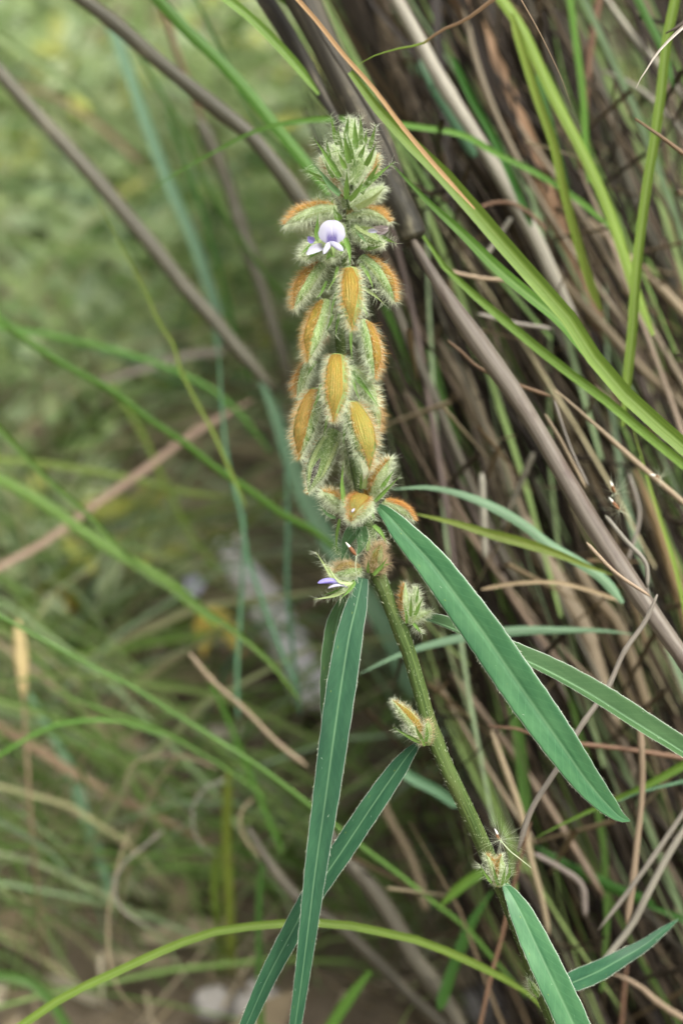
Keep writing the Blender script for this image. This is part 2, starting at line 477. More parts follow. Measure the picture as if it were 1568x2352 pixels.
# many alike strips in one mesh (only for what nobody could count)
def strips(name, P, wd, rnd, mat, sides=0):
    N, K, _ = P.shape
    Tn = unit(P[:, -1] - P[:, 0])
    ref = unit(rng.normal(size=(N, 3)))
    S = unit(np.cross(Tn, ref)); Q = np.cross(Tn, S)
    taper = (np.linspace(1, .35, K) if sides else np.sin(np.pi * np.linspace(.12, .99, K)) ** .6)[None, :, None, None]
    if sides:
        a = np.arange(sides) * 2 * math.pi / sides
        off = (S[:, None, None, :] * np.cos(a)[None, None, :, None] + Q[:, None, None, :] * np.sin(a)[None, None, :, None]); c = sides
    else:
        off = np.stack([-S, S], 1)[:, None]; c = 2
    V = (P[:, :, None, :] + off * taper * wd[:, None, None, None] / 2).reshape(-1, 3)
    i = np.arange(N)[:, None, None] * K * c + np.arange(K - 1)[None, :, None] * c
    j = np.arange(c if sides else 1)[None, None, :]
    j2 = (j + 1) % c
    F = np.stack([i + j, i + j2, i + c + j2, i + c + j], -1).reshape(-1, 4)
    return mk(name, V, F.tolist(), None, mat, loc=(0, 0, 0), rnd=np.repeat(rnd, K * c), smooth=True)

# ------------------------------------------------------------------ ground
def ground():
    xs = np.concatenate([np.linspace(-120, -3, 8), np.linspace(-2, 2, 90), np.linspace(3, 120, 8)])
    ys = np.concatenate([np.linspace(-120, -2, 8), np.linspace(-1, 4, 110), np.linspace(5, 160, 8)])
    V = []
    for y in ys:
        for x in xs:
            z = .022 * noise.noise(Vector((x * 5, y * 5, 0))) + .010 * noise.noise(Vector((x * 17, y * 17, 3)))
            V.append((x, y, z - .02))
    o = mk('ground', V, grid_faces(len(ys), len(xs)), None, 'soil', loc=(0, 0, 0))
    o['kind'] = 'structure'; o['label'] = 'brown soil under the grasses'
ground()

def leaves(name, P, size, rnd, mat, flatness=.6, aspect=.45):
    N = len(P)
    d = unit(rng.normal(size=(N, 3)) * np.array([1, 1, flatness]))
    n0 = unit(rng.normal(size=(N, 3)) * .55 + np.array([0, -.45, 1.0]))
    s = unit(np.cross(d, n0)); up = np.cross(s, d)
    L = size[:, None]; w = L * aspect * rng.uniform(.7, 1.2, (N, 1)); b = rng.uniform(-.25, .25, (N, 1)) * L
    V = np.stack([P, P + d*L*.3 - s*w*.45 + up*b*.3, P + d*L*.3 + s*w*.45 + up*b*.3, P + d*L*.65 - s*w*.4 + up*b, P + d*L*.65 + s*w*.4 + up*b, P + d*L + up*b*1.2], 1).reshape(-1, 3)
    i = np.arange(N)[:, None] * 6
    F = []
    for k in (i[:, 0]):
        F += [(k, k+2, k+1), (k+1, k+2, k+4, k+3), (k+3, k+4, k+5)]
    o = mk(name, V, F, None, mat, loc=(0, 0, 0), rnd=np.repeat(rnd, 6))
    return stuff(o)

def cover():
    # clumps of small-leaved herbs beyond the grasses
    cl = []
    for _ in range(520):
        x = rng.uniform(-.95, .75); y = 1.15 + 2.6 * rng.random() ** 1.15
        dens = np.clip((y - 1.05) / .55, .18, 1) * (1 if x < .12 else .75)
        if rng.random() > dens: continue
        if -.15 < x < .05 and y < 1.5: continue
        cl.append((x, y, rng.uniform(.05, .11) * (1 + .3 * (y - 1.5)), rng.uniform(.03, .20) * min(1, y / 1.7), rng.random()))
    P, S, Rn = [], [], []
    for x, y, r, h, c in cl:
        n = int(rng.integers(35, 80))
        a = rng.uniform(0, 6.28, n); q = r * np.sqrt(rng.random(n))
        z = h * rng.random(n) ** .45 * (1 - .5 * (q / r) ** 2) + .005
        P.append(np.stack([x + q*np.cos(a), y + q*np.sin(a), z], 1))
        S.append(rng.uniform(.014, .046, n)); Rn.append(np.clip(c*.75 + rng.normal(0.20, .15, n), 0, .96) + (rng.random(n) < .02) * .04)
    P = np.concatenate(P); S = np.concatenate(S); Rn = np.clip(np.concatenate(Rn), 0, 1)
    o = leaves('ground_cover', P, S, Rn, 'cover_leaf', .7, .5)
    o['label'] = 'low pale green small-leaved herbs covering the ground behind'
    # fallen leaves and bits of straw
    N = 3600
    x = rng.uniform(-1.0, 1.1, N); y = rng.uniform(.75, 2.9, N)
    P = np.stack([x, y, rng.uniform(0.0, .018, N)], 1)
    o = leaves('leaf_litter', P, rng.uniform(.01, .06, N), rng.random(N), 'litter', .12, .35)
    o['label'] = 'brown leaf litter scattered over the soil'
cover()
def fallen_straw():
    N = 900
    P = np.zeros((N, 4, 3)); x = rng.uniform(-.6, .5, N); y = .72 + 1.1 * rng.random(N) ** 1.3; a = rng.uniform(0, 6.28, N); L = rng.uniform(.02, .14, N); cv = rng.normal(0, .02, N)
    for k in range(4):
        t = k / 3 - .5
        P[:, k] = np.stack([x + np.cos(a) * L * t - np.sin(a) * cv * (1 - 4 * t * t), y + np.sin(a) * L * t + np.cos(a) * cv * (1 - 4 * t * t), .004 + rng.uniform(0, .03, N)], 1)
    o = strips('fallen_straw', P, rng.uniform(.0008, .0035, N), rng.random(N), 'litter', 4)
    stuff(o); o['label'] = 'bits of fallen straw lying on the soil'
fallen_straw()

def thatch():
    # the dry inside of the grass tussock at the right: stems leaning up to the left
    for flat, N in ((0, 1500), (1, 1500)):
        K = 6; P = np.zeros((N, K, 3)); i = 0
        lim = lambda y: 690 + .165 * y
        while i < N:
            yb = rng.uniform(300, 3300); xb = lim(yb) + 40 + abs(rng.normal(0, 1)) * 420 + rng.uniform(0, 420)
            sl = rng.normal(.46, .17); bow = rng.normal(0, 70); ln = rng.uniform(500, 2600)
            d0 = .97 + .62 * rng.random() ** .8; d1 = max(.95, d0 + rng.normal(.08, .10))
            pts = []
            for k in range(K):
                t = k / (K - 1); x, y = xb - ln * sl * t + bow * 4 * t * (1 - t), yb - ln * t
                if x < lim(y) - abs(rng.normal(0, 35)): break
                pts.append(W(x, y, d0 + (d1 - d0) * t))
            if len(pts) < 2: continue
            if rng.random() < .75 and any(1340 < xb - ln * sl * t < 1500 and 40 < yb - ln * t < 290 for t in np.linspace(0, 1, 12)): continue
            P[i] = catmull(pts, K)[0] + rng.normal(0, .0022, (K, 3)); i += 1
        P[:, :, 2] = np.maximum(P[:, :, 2], .002)
        r = np.clip(rng.beta(.75, 2.7, N), 0, 1)  # tones skewed dark: deep shade inside the tussock is put into the stem colours
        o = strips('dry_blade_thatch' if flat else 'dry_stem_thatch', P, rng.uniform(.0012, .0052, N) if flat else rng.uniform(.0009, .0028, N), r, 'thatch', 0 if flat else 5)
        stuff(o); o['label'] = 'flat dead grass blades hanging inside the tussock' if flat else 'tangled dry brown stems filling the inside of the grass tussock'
    # short broken bits
    N = 420
    x = rng.uniform(900, 1700, N); y = rng.uniform(-50, 2400, N); d = rng.uniform(.92, 1.3, N)
    a = rng.uniform(0, 3.14, N); L = rng.uniform(60, 300, N)
    P = np.zeros((N, 3, 3))
    for i in range(N):
        for k in range(3):
            t = k / 2 - .5
            P[i, k] = W(x[i] + math.cos(a[i]) * L[i] * t, y[i] + math.sin(a[i]) * L[i] * t, d[i] + .03 * (k - 1))
    P[:, :, 2] = np.maximum(P[:, :, 2], .002)
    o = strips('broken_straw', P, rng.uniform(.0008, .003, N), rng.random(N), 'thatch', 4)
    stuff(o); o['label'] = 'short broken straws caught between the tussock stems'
    # thin green blades everywhere behind
    N = 1270
    P = np.zeros((N, 6, 3)); wd = rng.uniform(.0010, .0034, N)
    for i in range(N):
        if i < 1050:      # left and centre: from the ground, arching
            g = G(rng.uniform(-200, 1050), 350 + 1950 * rng.random()); g[2] = 0
            while -.13 < g[0] < .04 and 1.0 < g[1] < 1.45: g = G(rng.uniform(-200, 1050), 350 + 1950 * rng.random()); g[2] = 0
            h = rng.uniform(.06, .34); a = rng.uniform(-.9, .9) + (math.pi if rng.random() < .6 else 0); lean = rng.uniform(.05, .36)
            dv = np.array([math.cos(a), math.sin(a) * .6, 0]) * lean
            for k in range(6):
                t = k / 5; P[i, k] = g + dv * t ** 1.6 + np.array([0, 0, h * (t - .35 * t ** 3)])
        else:
            xb = rng.uniform(1050, 2000); yb = rng.uniform(700, 3000); ln = rng.uniform(600, 1900); sl = np.clip(rng.normal(.42, .14), .1, .65); d0 = rng.uniform(.92, 1.3); bw = rng.normal(0, 60)
            ln = min(ln, max(200, (xb - 720 - .165 * yb) / max(.02, sl - .165)))
            for k in range(6):
                t = k / 5; P[i, k] = W(xb - ln * sl * t + bw * 4 * t * (1 - t), yb - ln * t, d0 + .05 * t)
    P[:, :, 2] = np.maximum(P[:, :, 2], .001)
    o = strips('background_grass', P, wd, rng.random(N), 'mixed_grass', 0)
    stuff(o); o['label'] = 'thin green grass blades blurred in the background'
thatch()

# ------------------------------------------------------------------ stones and small far things
def stone(label, x, y, lx, ly, h, ang, seed, mat='grey_stone'):
    c = G(x, y); V = []; r, m = 11, 18
    for i in range(r):
        th = math.pi * i / (r - 1)
        for j in range(m + 1):
            ph = 2 * math.pi * (j % m) / m
            p = Vector((math.sin(th) * math.cos(ph), math.sin(th) * math.sin(ph), math.cos(th)))
            q = Vector([math.copysign(abs(v) ** .75, v) for v in p])
            k = 1 + .22 * noise.noise(q * 1.7 + Vector((seed, 0, 0))) + .08 * noise.noise(q * 5 + Vector((0, seed, 0)))
            V.append((q.x * lx * k, q.y * ly * k, q.z * h * k + h * .35))
    ca, sa = math.cos(ang), math.sin(ang)
    V = [(c[0] + a * ca - b * sa, c[1] + a * sa + b * ca, z) for a, b, z in V]
    tag(mk('stone', V, grid_faces(r, m + 1), None, mat, loc=(c[0], c[1], 0)), label, 'stone', 'pale stones on the soil')
T('long pale grey weathered stick lying slantwise behind the long drooping leaves', [(500,1240),(560,1330),(610,1400),(680,1500),(740,1610)], 84, (1.50,1.47,1.45,1.40,1.34), 'pale_stone', name='weathered_stick', cat='stick', bump=.10, sides=14)
stone('small whitish stone at the bottom edge left of the crossing leaf tips', 492, 2316, .011, .010, .008, .4, 8)
stone('larger whitish stone at the bottom edge between the two lower leaf tips', 590, 2325, .016, .012, .010, 1.2, 14)
stone('whitish stone on the soil at the bottom just left of the green stem foot', 1150, 2318, .019, .013, .013, .2, 21)
stone('small pale stone above the bottom stone beside the green stem foot', 1190, 2240, .009, .007, .006, .9, 27)

# traced grasses and canes, far to near ---------------------------------------------------
LEFT = 'blades and straws on the left'
cane('thick dark grey cane slanting from the left edge down to the middle', [(0,155),(75,240),(150,330),(225,420),(300,510),(375,595),(425,655),(500,735),(570,820),(640,900)], 36, 1.08, 'cane_dark', nodes=(.35,))
cane('dark grey-brown cane slanting from the top edge to behind the flower spike', [(190,0),(275,65),(350,130),(425,190),(500,250),(575,310),(640,385),(700,465),(760,560)], 38, .95, 'cane_dark', nodes=(.55,))
cane('thin nearly black stalk hanging between the two slanting dark canes', [(455,270),(500,370),(530,450),(560,540),(600,650),(640,780),(670,880)], 30, 1.15, 'cane_dark')
cane('short dark brown stalk at the top between green blades', [(372,0),(385,50),(408,130),(440,215),(470,300)], 14, 1.15, 'twig_brown')
B('pale straw arching across the upper left corner', [(0,85),(100,150),(200,222),(290,298),(360,365)], 22, 1.25, 'grass_pale')
B('faint pinkish straw below the pale straw in the upper left corner', [(0,180),(110,215),(220,280),(330,380)], 16, 1.5, 'straw_tan')
B('broad pale blue-green blade hanging down through the upper left', [(235,15),(280,125),(320,240),(360,350),(400,450),(440,540),(470,625),(498,720),(500,800)], 34, 1.22, 'grass_teal', roll=.1)
B('thin blue-green blade going on below the broad pale blade', [(490,740),(498,784),(510,934),(525,1069),(555,1184),(567,1274),(595,1359),(635,1469),(680,1580)], 14, 1.05, 'grass_bluegreen', tip='s')
B('thin upright blue-green blade left of the pale weathered stick', [(565,1170),(560,1259),(552,1409),(545,1534),(548,1650)], 12, 1.06, 'grass_bluegreen', tip='s')
B('thin upright blue-green blade right of the pale weathered stick', [(640,880),(655,1050),(662,1200),(660,1340),(672,1480),(690,1640)], 13, 1.08, 'grass_bluegreen', tip='s')
B('broad dull blue-green blade passing behind the lower pods', [(570,800),(625,934),(670,1064),(710,1159),(750,1234),(810,1330),(870,1420),(950,1600)], 44, 1.12, 'grass_teal', tip='s', roll=.1)
B('bright green blade from the top edge slanting behind the spike top', [(365,0),(425,65),(500,135),(560,200),(625,280),(700,370),(760,450)], 27, .93, 'grass_green')
B('yellow-green sharp blade from the top edge ending near the dark sheath', [(525,0),(575,40),(630,95),(685,155),(732,217)], 22, .84, 'grass_bright')
B('thin green blade between two broad blades at the top left', [(450,0),(480,60),(520,140),(560,230),(610,310),(690,380)], 12, 1.0, 'grass_deep')
B('long thin green blade left of the spike crossing the dark canes', [(290,60),(350,180),(420,300),(470,420),(530,520),(600,620),(660,700)], 14, 1.1, 'grass_deep')
B('second long thin green blade beside the pale blue-green one', [(380,250),(430,380),(470,500),(510,640),(540,760),(580,880)], 14, 1.15, 'grass_deep')
B('long thin arching blade with pale tip crossing behind the hairy bud cluster', [(340,442),(425,385),(500,345),(565,310),(625,290),(720,275),(860,280),(960,292),(1074,315),(1134,350),(1234,400),(1334,465),(1399,522)], 14, (.90,.90,.92), 'grass_green', tip='s', fold=.2)
B('thin yellow-green blade running down the left from the dark cane', [(200,405),(240,490),(285,575),(330,660),(375,755),(395,784),(415,849),(450,919),(490,994),(530,1084),(565,1164)], 11, .98, 'grass_olive', tip='s')
B('green blade from the left edge slanting down to the lower pods', [(0,730),(65,784),(150,839),(250,894),(350,969),(425,1019),(500,1079),(575,1129),(650,1184),(725,1224),(800,1290)], 21, 1.02, 'grass_green')
B('pale green arching blade at the left edge above the tan straw', [(0,748),(130,772),(290,812),(400,850),(480,890),(560,960),(620,1040)], 17, 1.15, 'grass_green')
B('thin green blade crossing the broad light green one at the left edge', [(0,984),(60,1049),(125,1114),(200,1179),(265,1249),(325,1309),(400,1354),(475,1404),(550,1459),(620,1520),(690,1610)], 17, 1.0, 'grass_green')
B('broad light green blade from the left edge at mid height', [(0,1099),(100,1154),(200,1224),(280,1274),(350,1314),(430,1370),(500,1440)], 32, 1.10, 'grass_green')
B('yellowish nearly level blade at the left above the broad light one', [(0,1054),(100,1064),(200,1079),(325,1104),(425,1129),(520,1140)], 21, 1.2, 'grass_olive')
B('pale tan straw level behind the left middle blades', [(215,880),(350,838),(430,815),(520,804)], 22, 1.35, 'straw_grey')
B('long tan and orange straw rising from the left edge to the lower pods', [(0,1304),(100,1249),(200,1174),(300,1104),(375,1049),(425,1009),(500,964),(580,919)], 22, 1.18, 'straw_pink')
B('yellow-green thin blade beside the white floret at left', [(250,870),(330,1000),(380,1110),(440,1230),(520,1330)], 14, 1.25, 'grass_olive')
B('pale green level blade below the broad light green blade', [(20,1490),(150,1500),(270,1490),(400,1470),(520,1450)], 18, 1.25, 'grass_green')
B('long bright green blade from the left edge to the foot of the stem', [(0,1414),(100,1469),(200,1524),(295,1572),(400,1638),(500,1698),(600,1763),(700,1838),(824,1938),(949,2033),(1009,2083),(1064,2123),(1129,2198),(1210,2290)], 13, (.95,.95,.96), 'grass_green', fold=.2)
B('thin green blade slanting below the long bright one at left', [(75,1568),(175,1608),(275,1643),(375,1683),(450,1723),(525,1768),(610,1830)], 11, 1.03, 'grass_green', tip='s')
B('thin green blade arching up from the left edge above the tan dead blade', [(0,1733),(65,1693),(130,1663),(200,1653),(275,1655),(370,1690)], 12, .98, 'grass_green')
B('broad tan dead blade slanting down at the lower left', [(0,1668),(75,1713),(150,1763),(225,1808),(300,1848),(375,1883),(450,1923),(525,1963),(610,1998),(690,2050)], 27, (1.14,1.22), 'straw_tan', tip='e')
B('pale green broad blade hanging behind the tan dead blade', [(70,1590),(140,1718),(175,1810),(200,1893),(235,1993),(260,2080)], 34, 1.2, 'grass_teal')
B('short yellow-green blade standing upright left of the crossing leaves', [(525,1760),(522,1850),(520,1940),(525,2060),(530,2200),(532,2270)], 28, (1.12,1.13,1.14,1.15,1.17,1.2), 'grass_olive')
B('yellow dying blade beside the upright yellow-green one', [(500,1950),(492,2030),(498,2110),(505,2200),(508,2280)], 22, (1.14,1.15,1.16,1.18,1.2), 'grass_olive')
B('thin green blade standing upright at the bottom beside the crossing leaf', [(606,1960),(596,2060),(595,2200),(600,2352)], 20, 1.05, 'grass_deep')
B('green blade slanting from the pale weathered stick to the twig tangle', [(470,1530),(520,1640),(560,1740),(600,1840),(650,1960)], 16, 1.1, 'grass_green')
B('bright green arching blade across the bottom from the left corner', [(55,2352),(150,2288),(265,2233),(375,2183),(480,2143),(600,2125),(675,2120),(784,2123),(864,2138),(954,2158),(1034,2188),(1129,2233),(1209,2278),(1260,2330)], 19, (.83,.83,.86), 'grass_bright', fold=.2, roll=.1)
B('broad dim green blade in the lower left corner', [(0,2240),(60,2250),(110,2290),(150,2352)], 30, 1.1, 'grass_deep')
B('short green blade slanting at the bottom between leaf tip and stem', [(850,2230),(800,2290),(760,2352)], 26, 1.0, 'grass_green')
for i, (lab, pts, w, d) in enumerate([
    ('curled dry tendril looping over the tan dead blade', [(500,1765),(440,1742),(380,1735),(310,1750),(285,1800),(305,1835),(345,1858)], 9, 1.0),
    ('long curled dry tendril hooking round at the lower left', [(378,1905),(325,1948),(280,1988),(262,2033),(270,2078),(300,2108),(370,2138)], 11, .98),
    ('dry tendril hanging down to the arching green blade', [(300,1900),(268,2000),(247,2118),(250,2208),(280,2288),(330,2335)], 11, .99),
    ('small curled dry tendril in the middle of the lower left', [(520,1786),(465,1818),(445,1858),(448,1908),(475,1953),(505,1970)], 9, 1.0),
    ('curled grey tendril beside the upright yellow-green blade', [(582,1832),(552,1868),(555,1913),(590,1963),(640,2008)], 12, 1.0)]):
    T(lab, pts, w * .62, d + .06, 'twig_grey' if i % 2 else 'twig_tan', name='dry_tendril', cat='tendril', tip='e', group='curled dry tendrils')
T('thin tan twig slanting below the pale weathered stick', [(430,1500),(480,1560),(560,1630),(640,1710),(705,1760)], 12, 1.0, 'twig_tan')
cane('dark fallen cane slanting from the tendrils to the bottom edge', [(560,1900),(620,1993),(690,2068),(784,2128),(874,2213),(949,2293),(1010,2352)], 28, 1.02, 'cane_dark')
cane('thick dark brown cane right of it slanting to the bottom edge', [(760,1900),(800,1965),(860,2030),(910,2105),(960,2200),(1010,2270),(1060,2352)], 40, 1.0, 'cane_dark')
cane('pale tan stick standing behind the lower left leaf', [(870,1800),(900,1880),(935,1950),(960,2020),(975,2100)], 20, 1.08, 'twig_tan')

# right side: canes and dry stems
cane('pale grey smooth cane right of the spike top', [(929,0),(969,70),(1009,150),(1059,240),(1109,325),(1159,410),(1199,480),(1244,565),(1284,650),(1335,740)], 34, .95, 'cane_grey', nodes=(.2,.62))
cane('broad tan-orange cane from the top edge behind the pale grey cane', [(1054,0),(1104,85),(1144,175),(1184,280),(1224,375),(1259,475),(1299,575),(1340,680),(1400,800)], 44, 1.02, 'cane_orange', nodes=(.4,))
cane('brown cane between the dark sheath and the pale grey cane', [(880,0),(900,110),(940,250),(985,380),(1030,500),(1090,640),(1150,770)], 26, 1.08, 'cane_brown', nodes=(.5,))
cane('dark brown cane right of the tan-orange cane', [(1120,0),(1190,110),(1250,260),(1300,400),(1345,520),(1400,640),(1470,780)], 26, 1.1, 'cane_dark')
cane('reddish-brown thin cane near the top right', [(1370,0),(1355,90),(1345,190),(1338,300),(1330,400)], 18, 1.0, 'twig_brown')
cane('dark purple-brown cane slanting at the upper right', [(1330,40),(1360,140),(1390,240),(1420,360),(1460,480),(1510,590),(1568,720)], 30, 1.05, 'cane_dark')
cane('pale lilac-grey cane in the top right corner', [(1404,0),(1459,80),(1509,140),(1568,212)], 19, 1.0, 'cane_grey')
cane('second pale lilac-grey cane below the one in the top right corner', [(1384,165),(1459,200),(1509,245),(1568,312)], 16, 1.0, 'cane_grey')
cane('brown cane slanting down the right side at mid height', [(1240,560),(1310,670),(1390,760),(1470,850),(1568,940)], 24, .98, 'cane_brown')
cane('dull brown cane leaving the right edge below the tall green stalk', [(1360,500),(1430,580),(1500,650),(1568,730)], 24, .98, 'twig_tan')
cane('pinkish dead stem behind the lower pods at right', [(1010,780),(1064,899),(1109,999),(1144,1064),(1185,1170),(1230,1290)], 24, 1.0, 'cane_pink')
cane('thick pinkish-tan dead stem behind the large right leaf', [(1190,1180),(1224,1264),(1264,1324),(1294,1384),(1334,1454),(1374,1568),(1420,1700)], 38, .98, 'cane_pink')
cane('dull tan dead stem right of the thick pinkish one', [(1320,1290),(1354,1359),(1409,1434),(1440,1520),(1480,1640)], 30, .98, 'cane_brown')
cane('tan stalk standing behind the level blue-green blade', [(930,900),(985,1010),(1030,1130),(1060,1260),(1090,1400)], 20, 1.0, 'cane_pink')
cane('dark brown slender stem beside the pinkish dead stem', [(880,620),(940,760),(1000,900),(1050,1040),(1110,1200),(1180,1340)], 20, .97, 'cane_dark')
cane('orange-brown stalk at the right edge below mid height', [(1460,1080),(1500,1180),(1540,1290),(1568,1390)], 30, 1.0, 'cane_orange')

# the big near cane with its torn sheath
def big_cane():
    root = empty('dry_cane', W(1568, 1520, .80))
    tag(root, 'thick reddish-grey cane with a torn black sheath slanting behind the spike', 'dry stem')
    lab = root['label']
    T(lab, [(950,548),(990,622),(1030,690),(1110,810),(1200,940),(1300,1110),(1400,1280),(1500,1430),(1568,1522)], 43, (.825,.80), 'cane_red', name='stalk', parent=root, sides=16, bump=.02, nodes=(.36,))
    T(lab, [(690,0),(735,90),(775,170),(830,265),(875,350),(905,430),(935,500),(952,552)], 70, (.85,.828), 'cane_bark', name='old_stalk', parent=root, sides=18, bump=.10, nodes=(2,))
    T(lab, [(880,388),(900,430),(922,478),(940,518),(955,560)], 66, .826, 'cane_black', name='node', parent=root, sides=16, bump=.05, nodes=(2,))
    for pts, w, d in (([(615,0),(660,70),(705,150),(745,225),(790,300)], 40, .862), ([(700,0),(748,90),(800,170),(858,265),(898,345),(930,430)], 14, .818)):
        P, e = trace(pts, d); C, q, s = catmull(P, 30)
        wd = w * px(d) * np.clip(np.minimum(q / s[-1] / .1 + .4, (1 - q / s[-1]) / .15 + .15), .1, 1)
        V, F, uv = ribbon(C, wd, .3, -.7, 7)
        mk('sheath', V, F, uv, 'cane_black', parent=root)
big_cane()

T('thin brown twig passing behind the thick reddish cane', [(1030,780),(1060,805),(1090,835),(1184,884),(1225,900),(1264,914)], 9, .835, 'twig_brown')
T('long tan twig slanting to the right edge at mid height', [(1269,899),(1359,974),(1459,1059),(1568,1149)], 13, .84, 'twig_tan')
T('thin grey straw leaning on the cane below the long tan twig', [(1254,949),(1284,999),(1315,1060),(1346,1124)], 9, .83, 'twig_tan')
T('second thin straw meeting the cane at the same point', [(1271,919),(1289,974),(1318,1050),(1351,1119)], 8, .832, 'twig_grey')
T('bent grey twig right of the cane above the crossing twig', [(1389,1184),(1440,1245),(1484,1296),(1488,1350)], 10, .81, 'twig_grey')
T('thin twig lying across the lower cane', [(1349,1244),(1414,1314),(1494,1372)], 8, .785, 'twig_tan')
T('straight grey-brown twig crossing the cane and running down behind the large leaf', [(1509,1366),(1484,1424),(1434,1499),(1399,1578),(1334,1673),(1284,1763),(1219,1868),(1190,1960)], 13, (.785,.80), 'twig_grey')
T('twig forking off right of the crossing twig', [(1484,1340),(1500,1400),(1530,1450),(1568,1500)], 9, .82, 'twig_grey')
T('grey stick hanging vertically behind the level blue-green blade', [(1108,1090),(1110,1160),(1112,1230),(1114,1290)], 15, .92, 'cane_grey')
T('dark slanting stick beside the hanging grey stick', [(1225,1040),(1195,1110),(1170,1170),(1150,1220)], 14, .95, 'cane_dark')
T('brown twig with broken pale end at the upper right edge', [(1464,270),(1500,295),(1568,345)], 16, .80, 'twig_brown')
T('short black twig end in the top right corner', [(1522,78),(1545,65),(1568,48)], 11, .80, 'straw_dark')
T('slender grey twig rising left of the tall green stalk', [(1440,1290),(1465,1180),(1440,1090)], 8, .9, 'twig_grey')
T('dark straight stick with a pale broken end below the large leaf', [(1114,1668),(1184,1675),(1264,1700),(1400,1716),(1568,1742)], 13, .87, 'twig_brown')
T('upright tan straw beside the large leaf tip', [(1464,1620),(1471,1750),(1471,1818),(1459,1943),(1449,2043),(1436,2130)], 15, .86, 'twig_tan')
T('grey twig slanting from the right edge to the tan straw', [(1568,1866),(1509,1953),(1449,2038),(1375,2135)], 12, .86, 'twig_grey')
T('second grey twig below it bending at a joint', [(1568,1900),(1519,1978),(1474,2063),(1444,2123),(1394,2188),(1325,2275)], 16, .87, 'twig_grey')
T('reddish thin twig running down left of the green stem foot', [(1214,1888),(1199,1943),(1169,2068),(1154,2143),(1134,2218),(1104,2352)], 10, .9, 'twig_brown')
T('tan straw slanting behind the green stem below the bud', [(1134,1678),(1164,1768),(1199,1878),(1219,1978),(1244,2068),(1262,2150)], 15, .92, 'twig_tan')
T('pale tan twig in the lower right corner', [(1400,2240),(1450,2260),(1510,2310),(1568,2345)], 15, .92, 'twig_tan')
T('pale bent straw right of the fluffy seed', [(1224,1958),(1284,1993),(1334,2033),(1345,2110)], 14, .93, 'straw_grey')
T('reddish stalk at the bottom right beside the narrow blue-green leaf', [(1440,2200),(1430,2280),(1422,2352)], 12, .95, 'twig_brown')
T('dark curved twig across the pale grey cane', [(1090,480),(1130,465),(1170,466),(1210,490),(1250,530)], 10, .92, 'twig_brown')
T('pale straw slanting between pale grey cane and near blade', [(1110,590),(1140,545),(1170,500)], 12, .93, 'twig_grey')
T('pale level straw below the near green blades', [(1100,720),(1180,738),(1270,752)], 10, .9, 'twig_grey')
T('grey-brown level straw behind the near blades above the middle', [(1030,625),(1100,640),(1190,648)], 9, .88, 'twig_tan')

# right side: green blades
B('broad bright green blade slanting from the dark sheath to the right edge', [(804,165),(859,240),(934,320),(999,380),(1059,450),(1124,520),(1184,595),(1249,665),(1309,735),(1384,850),(1459,929),(1534,995),(1568,1024)], 37, (.80,.79), 'grass_bright', tip='n', fold=.45, roll=.15)
B('darker green blade just below the broad bright one', [(895,372),(984,465),(1059,535),(1134,610),(1209,675),(1284,738),(1350,815),(1420,900)], 26, .808, 'grass_green', tip='s')
B('narrow green blade below the pair from cane node to right edge', [(968,535),(1009,600),(1064,655),(1134,715),(1209,778),(1284,839),(1359,894),(1434,954),(1509,1019),(1568,1064)], 21, (.835,.82), 'grass_bright')
B('thin orange straw lying along the broad bright blade', [(685,0),(725,45),(784,120),(859,205),(919,285),(974,352),(1025,410),(1090,480)], 10, .785, 'straw_orange', fold=.2)
B('thin blade turning from green to brown arching to the top edge', [(809,160),(844,135),(909,113),(974,98),(1009,72),(1064,48),(1130,0)], 14, .785, 'grass_turning', tip='s', fold=.3, roll=.1)
T('very thin tan awn hanging at the top right', [(1194,0),(1234,70),(1264,130),(1289,185),(1311,250)], 6, .765, 'straw_tan', name='grass_awn', cat='awn', tip='e', sides=6)
B('torn white papery shred hanging at the top right edge', [(1568,60),(1548,78),(1529,97),(1512,116),(1500,132),(1482,162),(1470,180),(1459,203)], 17, .765, 'straw_pale', tip='b', fold=.9, roll=.55, name='papery_shred', cat='dry sheath')
B('green blade from the top edge slanting down the upper right', [(1154,0),(1199,65),(1234,140),(1274,225),(1319,310),(1359,390),(1395,470),(1430,570),(1462,670),(1500,770)], 24, .9, 'grass_bright')
B('yellow-green jointed blade left of it with a pale node', [(1174,30),(1199,115),(1234,225),(1274,340),(1289,410),(1319,525),(1349,625),(1380,712)], 20, .89, 'grass_olive')
B('deep green thin blade behind the jointed blade', [(1230,170),(1255,260),(1280,360),(1300,440)], 18, .95, 'grass_deep')
B('upright green blade near the top right', [(1310,0),(1325,110),(1340,220),(1345,320),(1352,420)], 16, .95, 'grass_green')
B('deep green blade crossing the pale grey cane', [(1040,130),(1085,230),(1130,310),(1175,410),(1220,520)], 17, .92, 'grass_deep')
B('blue-green blade left of the pale grey cane', [(960,140),(1010,220),(1050,290),(1090,360)], 26, .97, 'grass_bluegreen')
B('tall bright green stalk standing near the right edge', [(1549,0),(1529,100),(1519,200),(1504,310),(1484,435),(1469,550),(1459,650),(1453,750),(1440,880),(1430,980)], 23, .85, 'grass_bright', fold=.6, roll=.0)
B('green blade descending at the right edge below the near blades', [(1446,960),(1484,1094),(1519,1209),(1554,1324),(1568,1390)], 23, .87, 'grass_bright', tip='s')
B('dark green blade in the top right corner beside the tall stalk', [(1465,0),(1490,50),(1525,120),(1545,200)], 18, .92, 'grass_deep')
B('green blade seen beside the dark sheath at the top', [(660,0),(700,30),(730,70),(760,120)], 26, .86, 'grass_green')
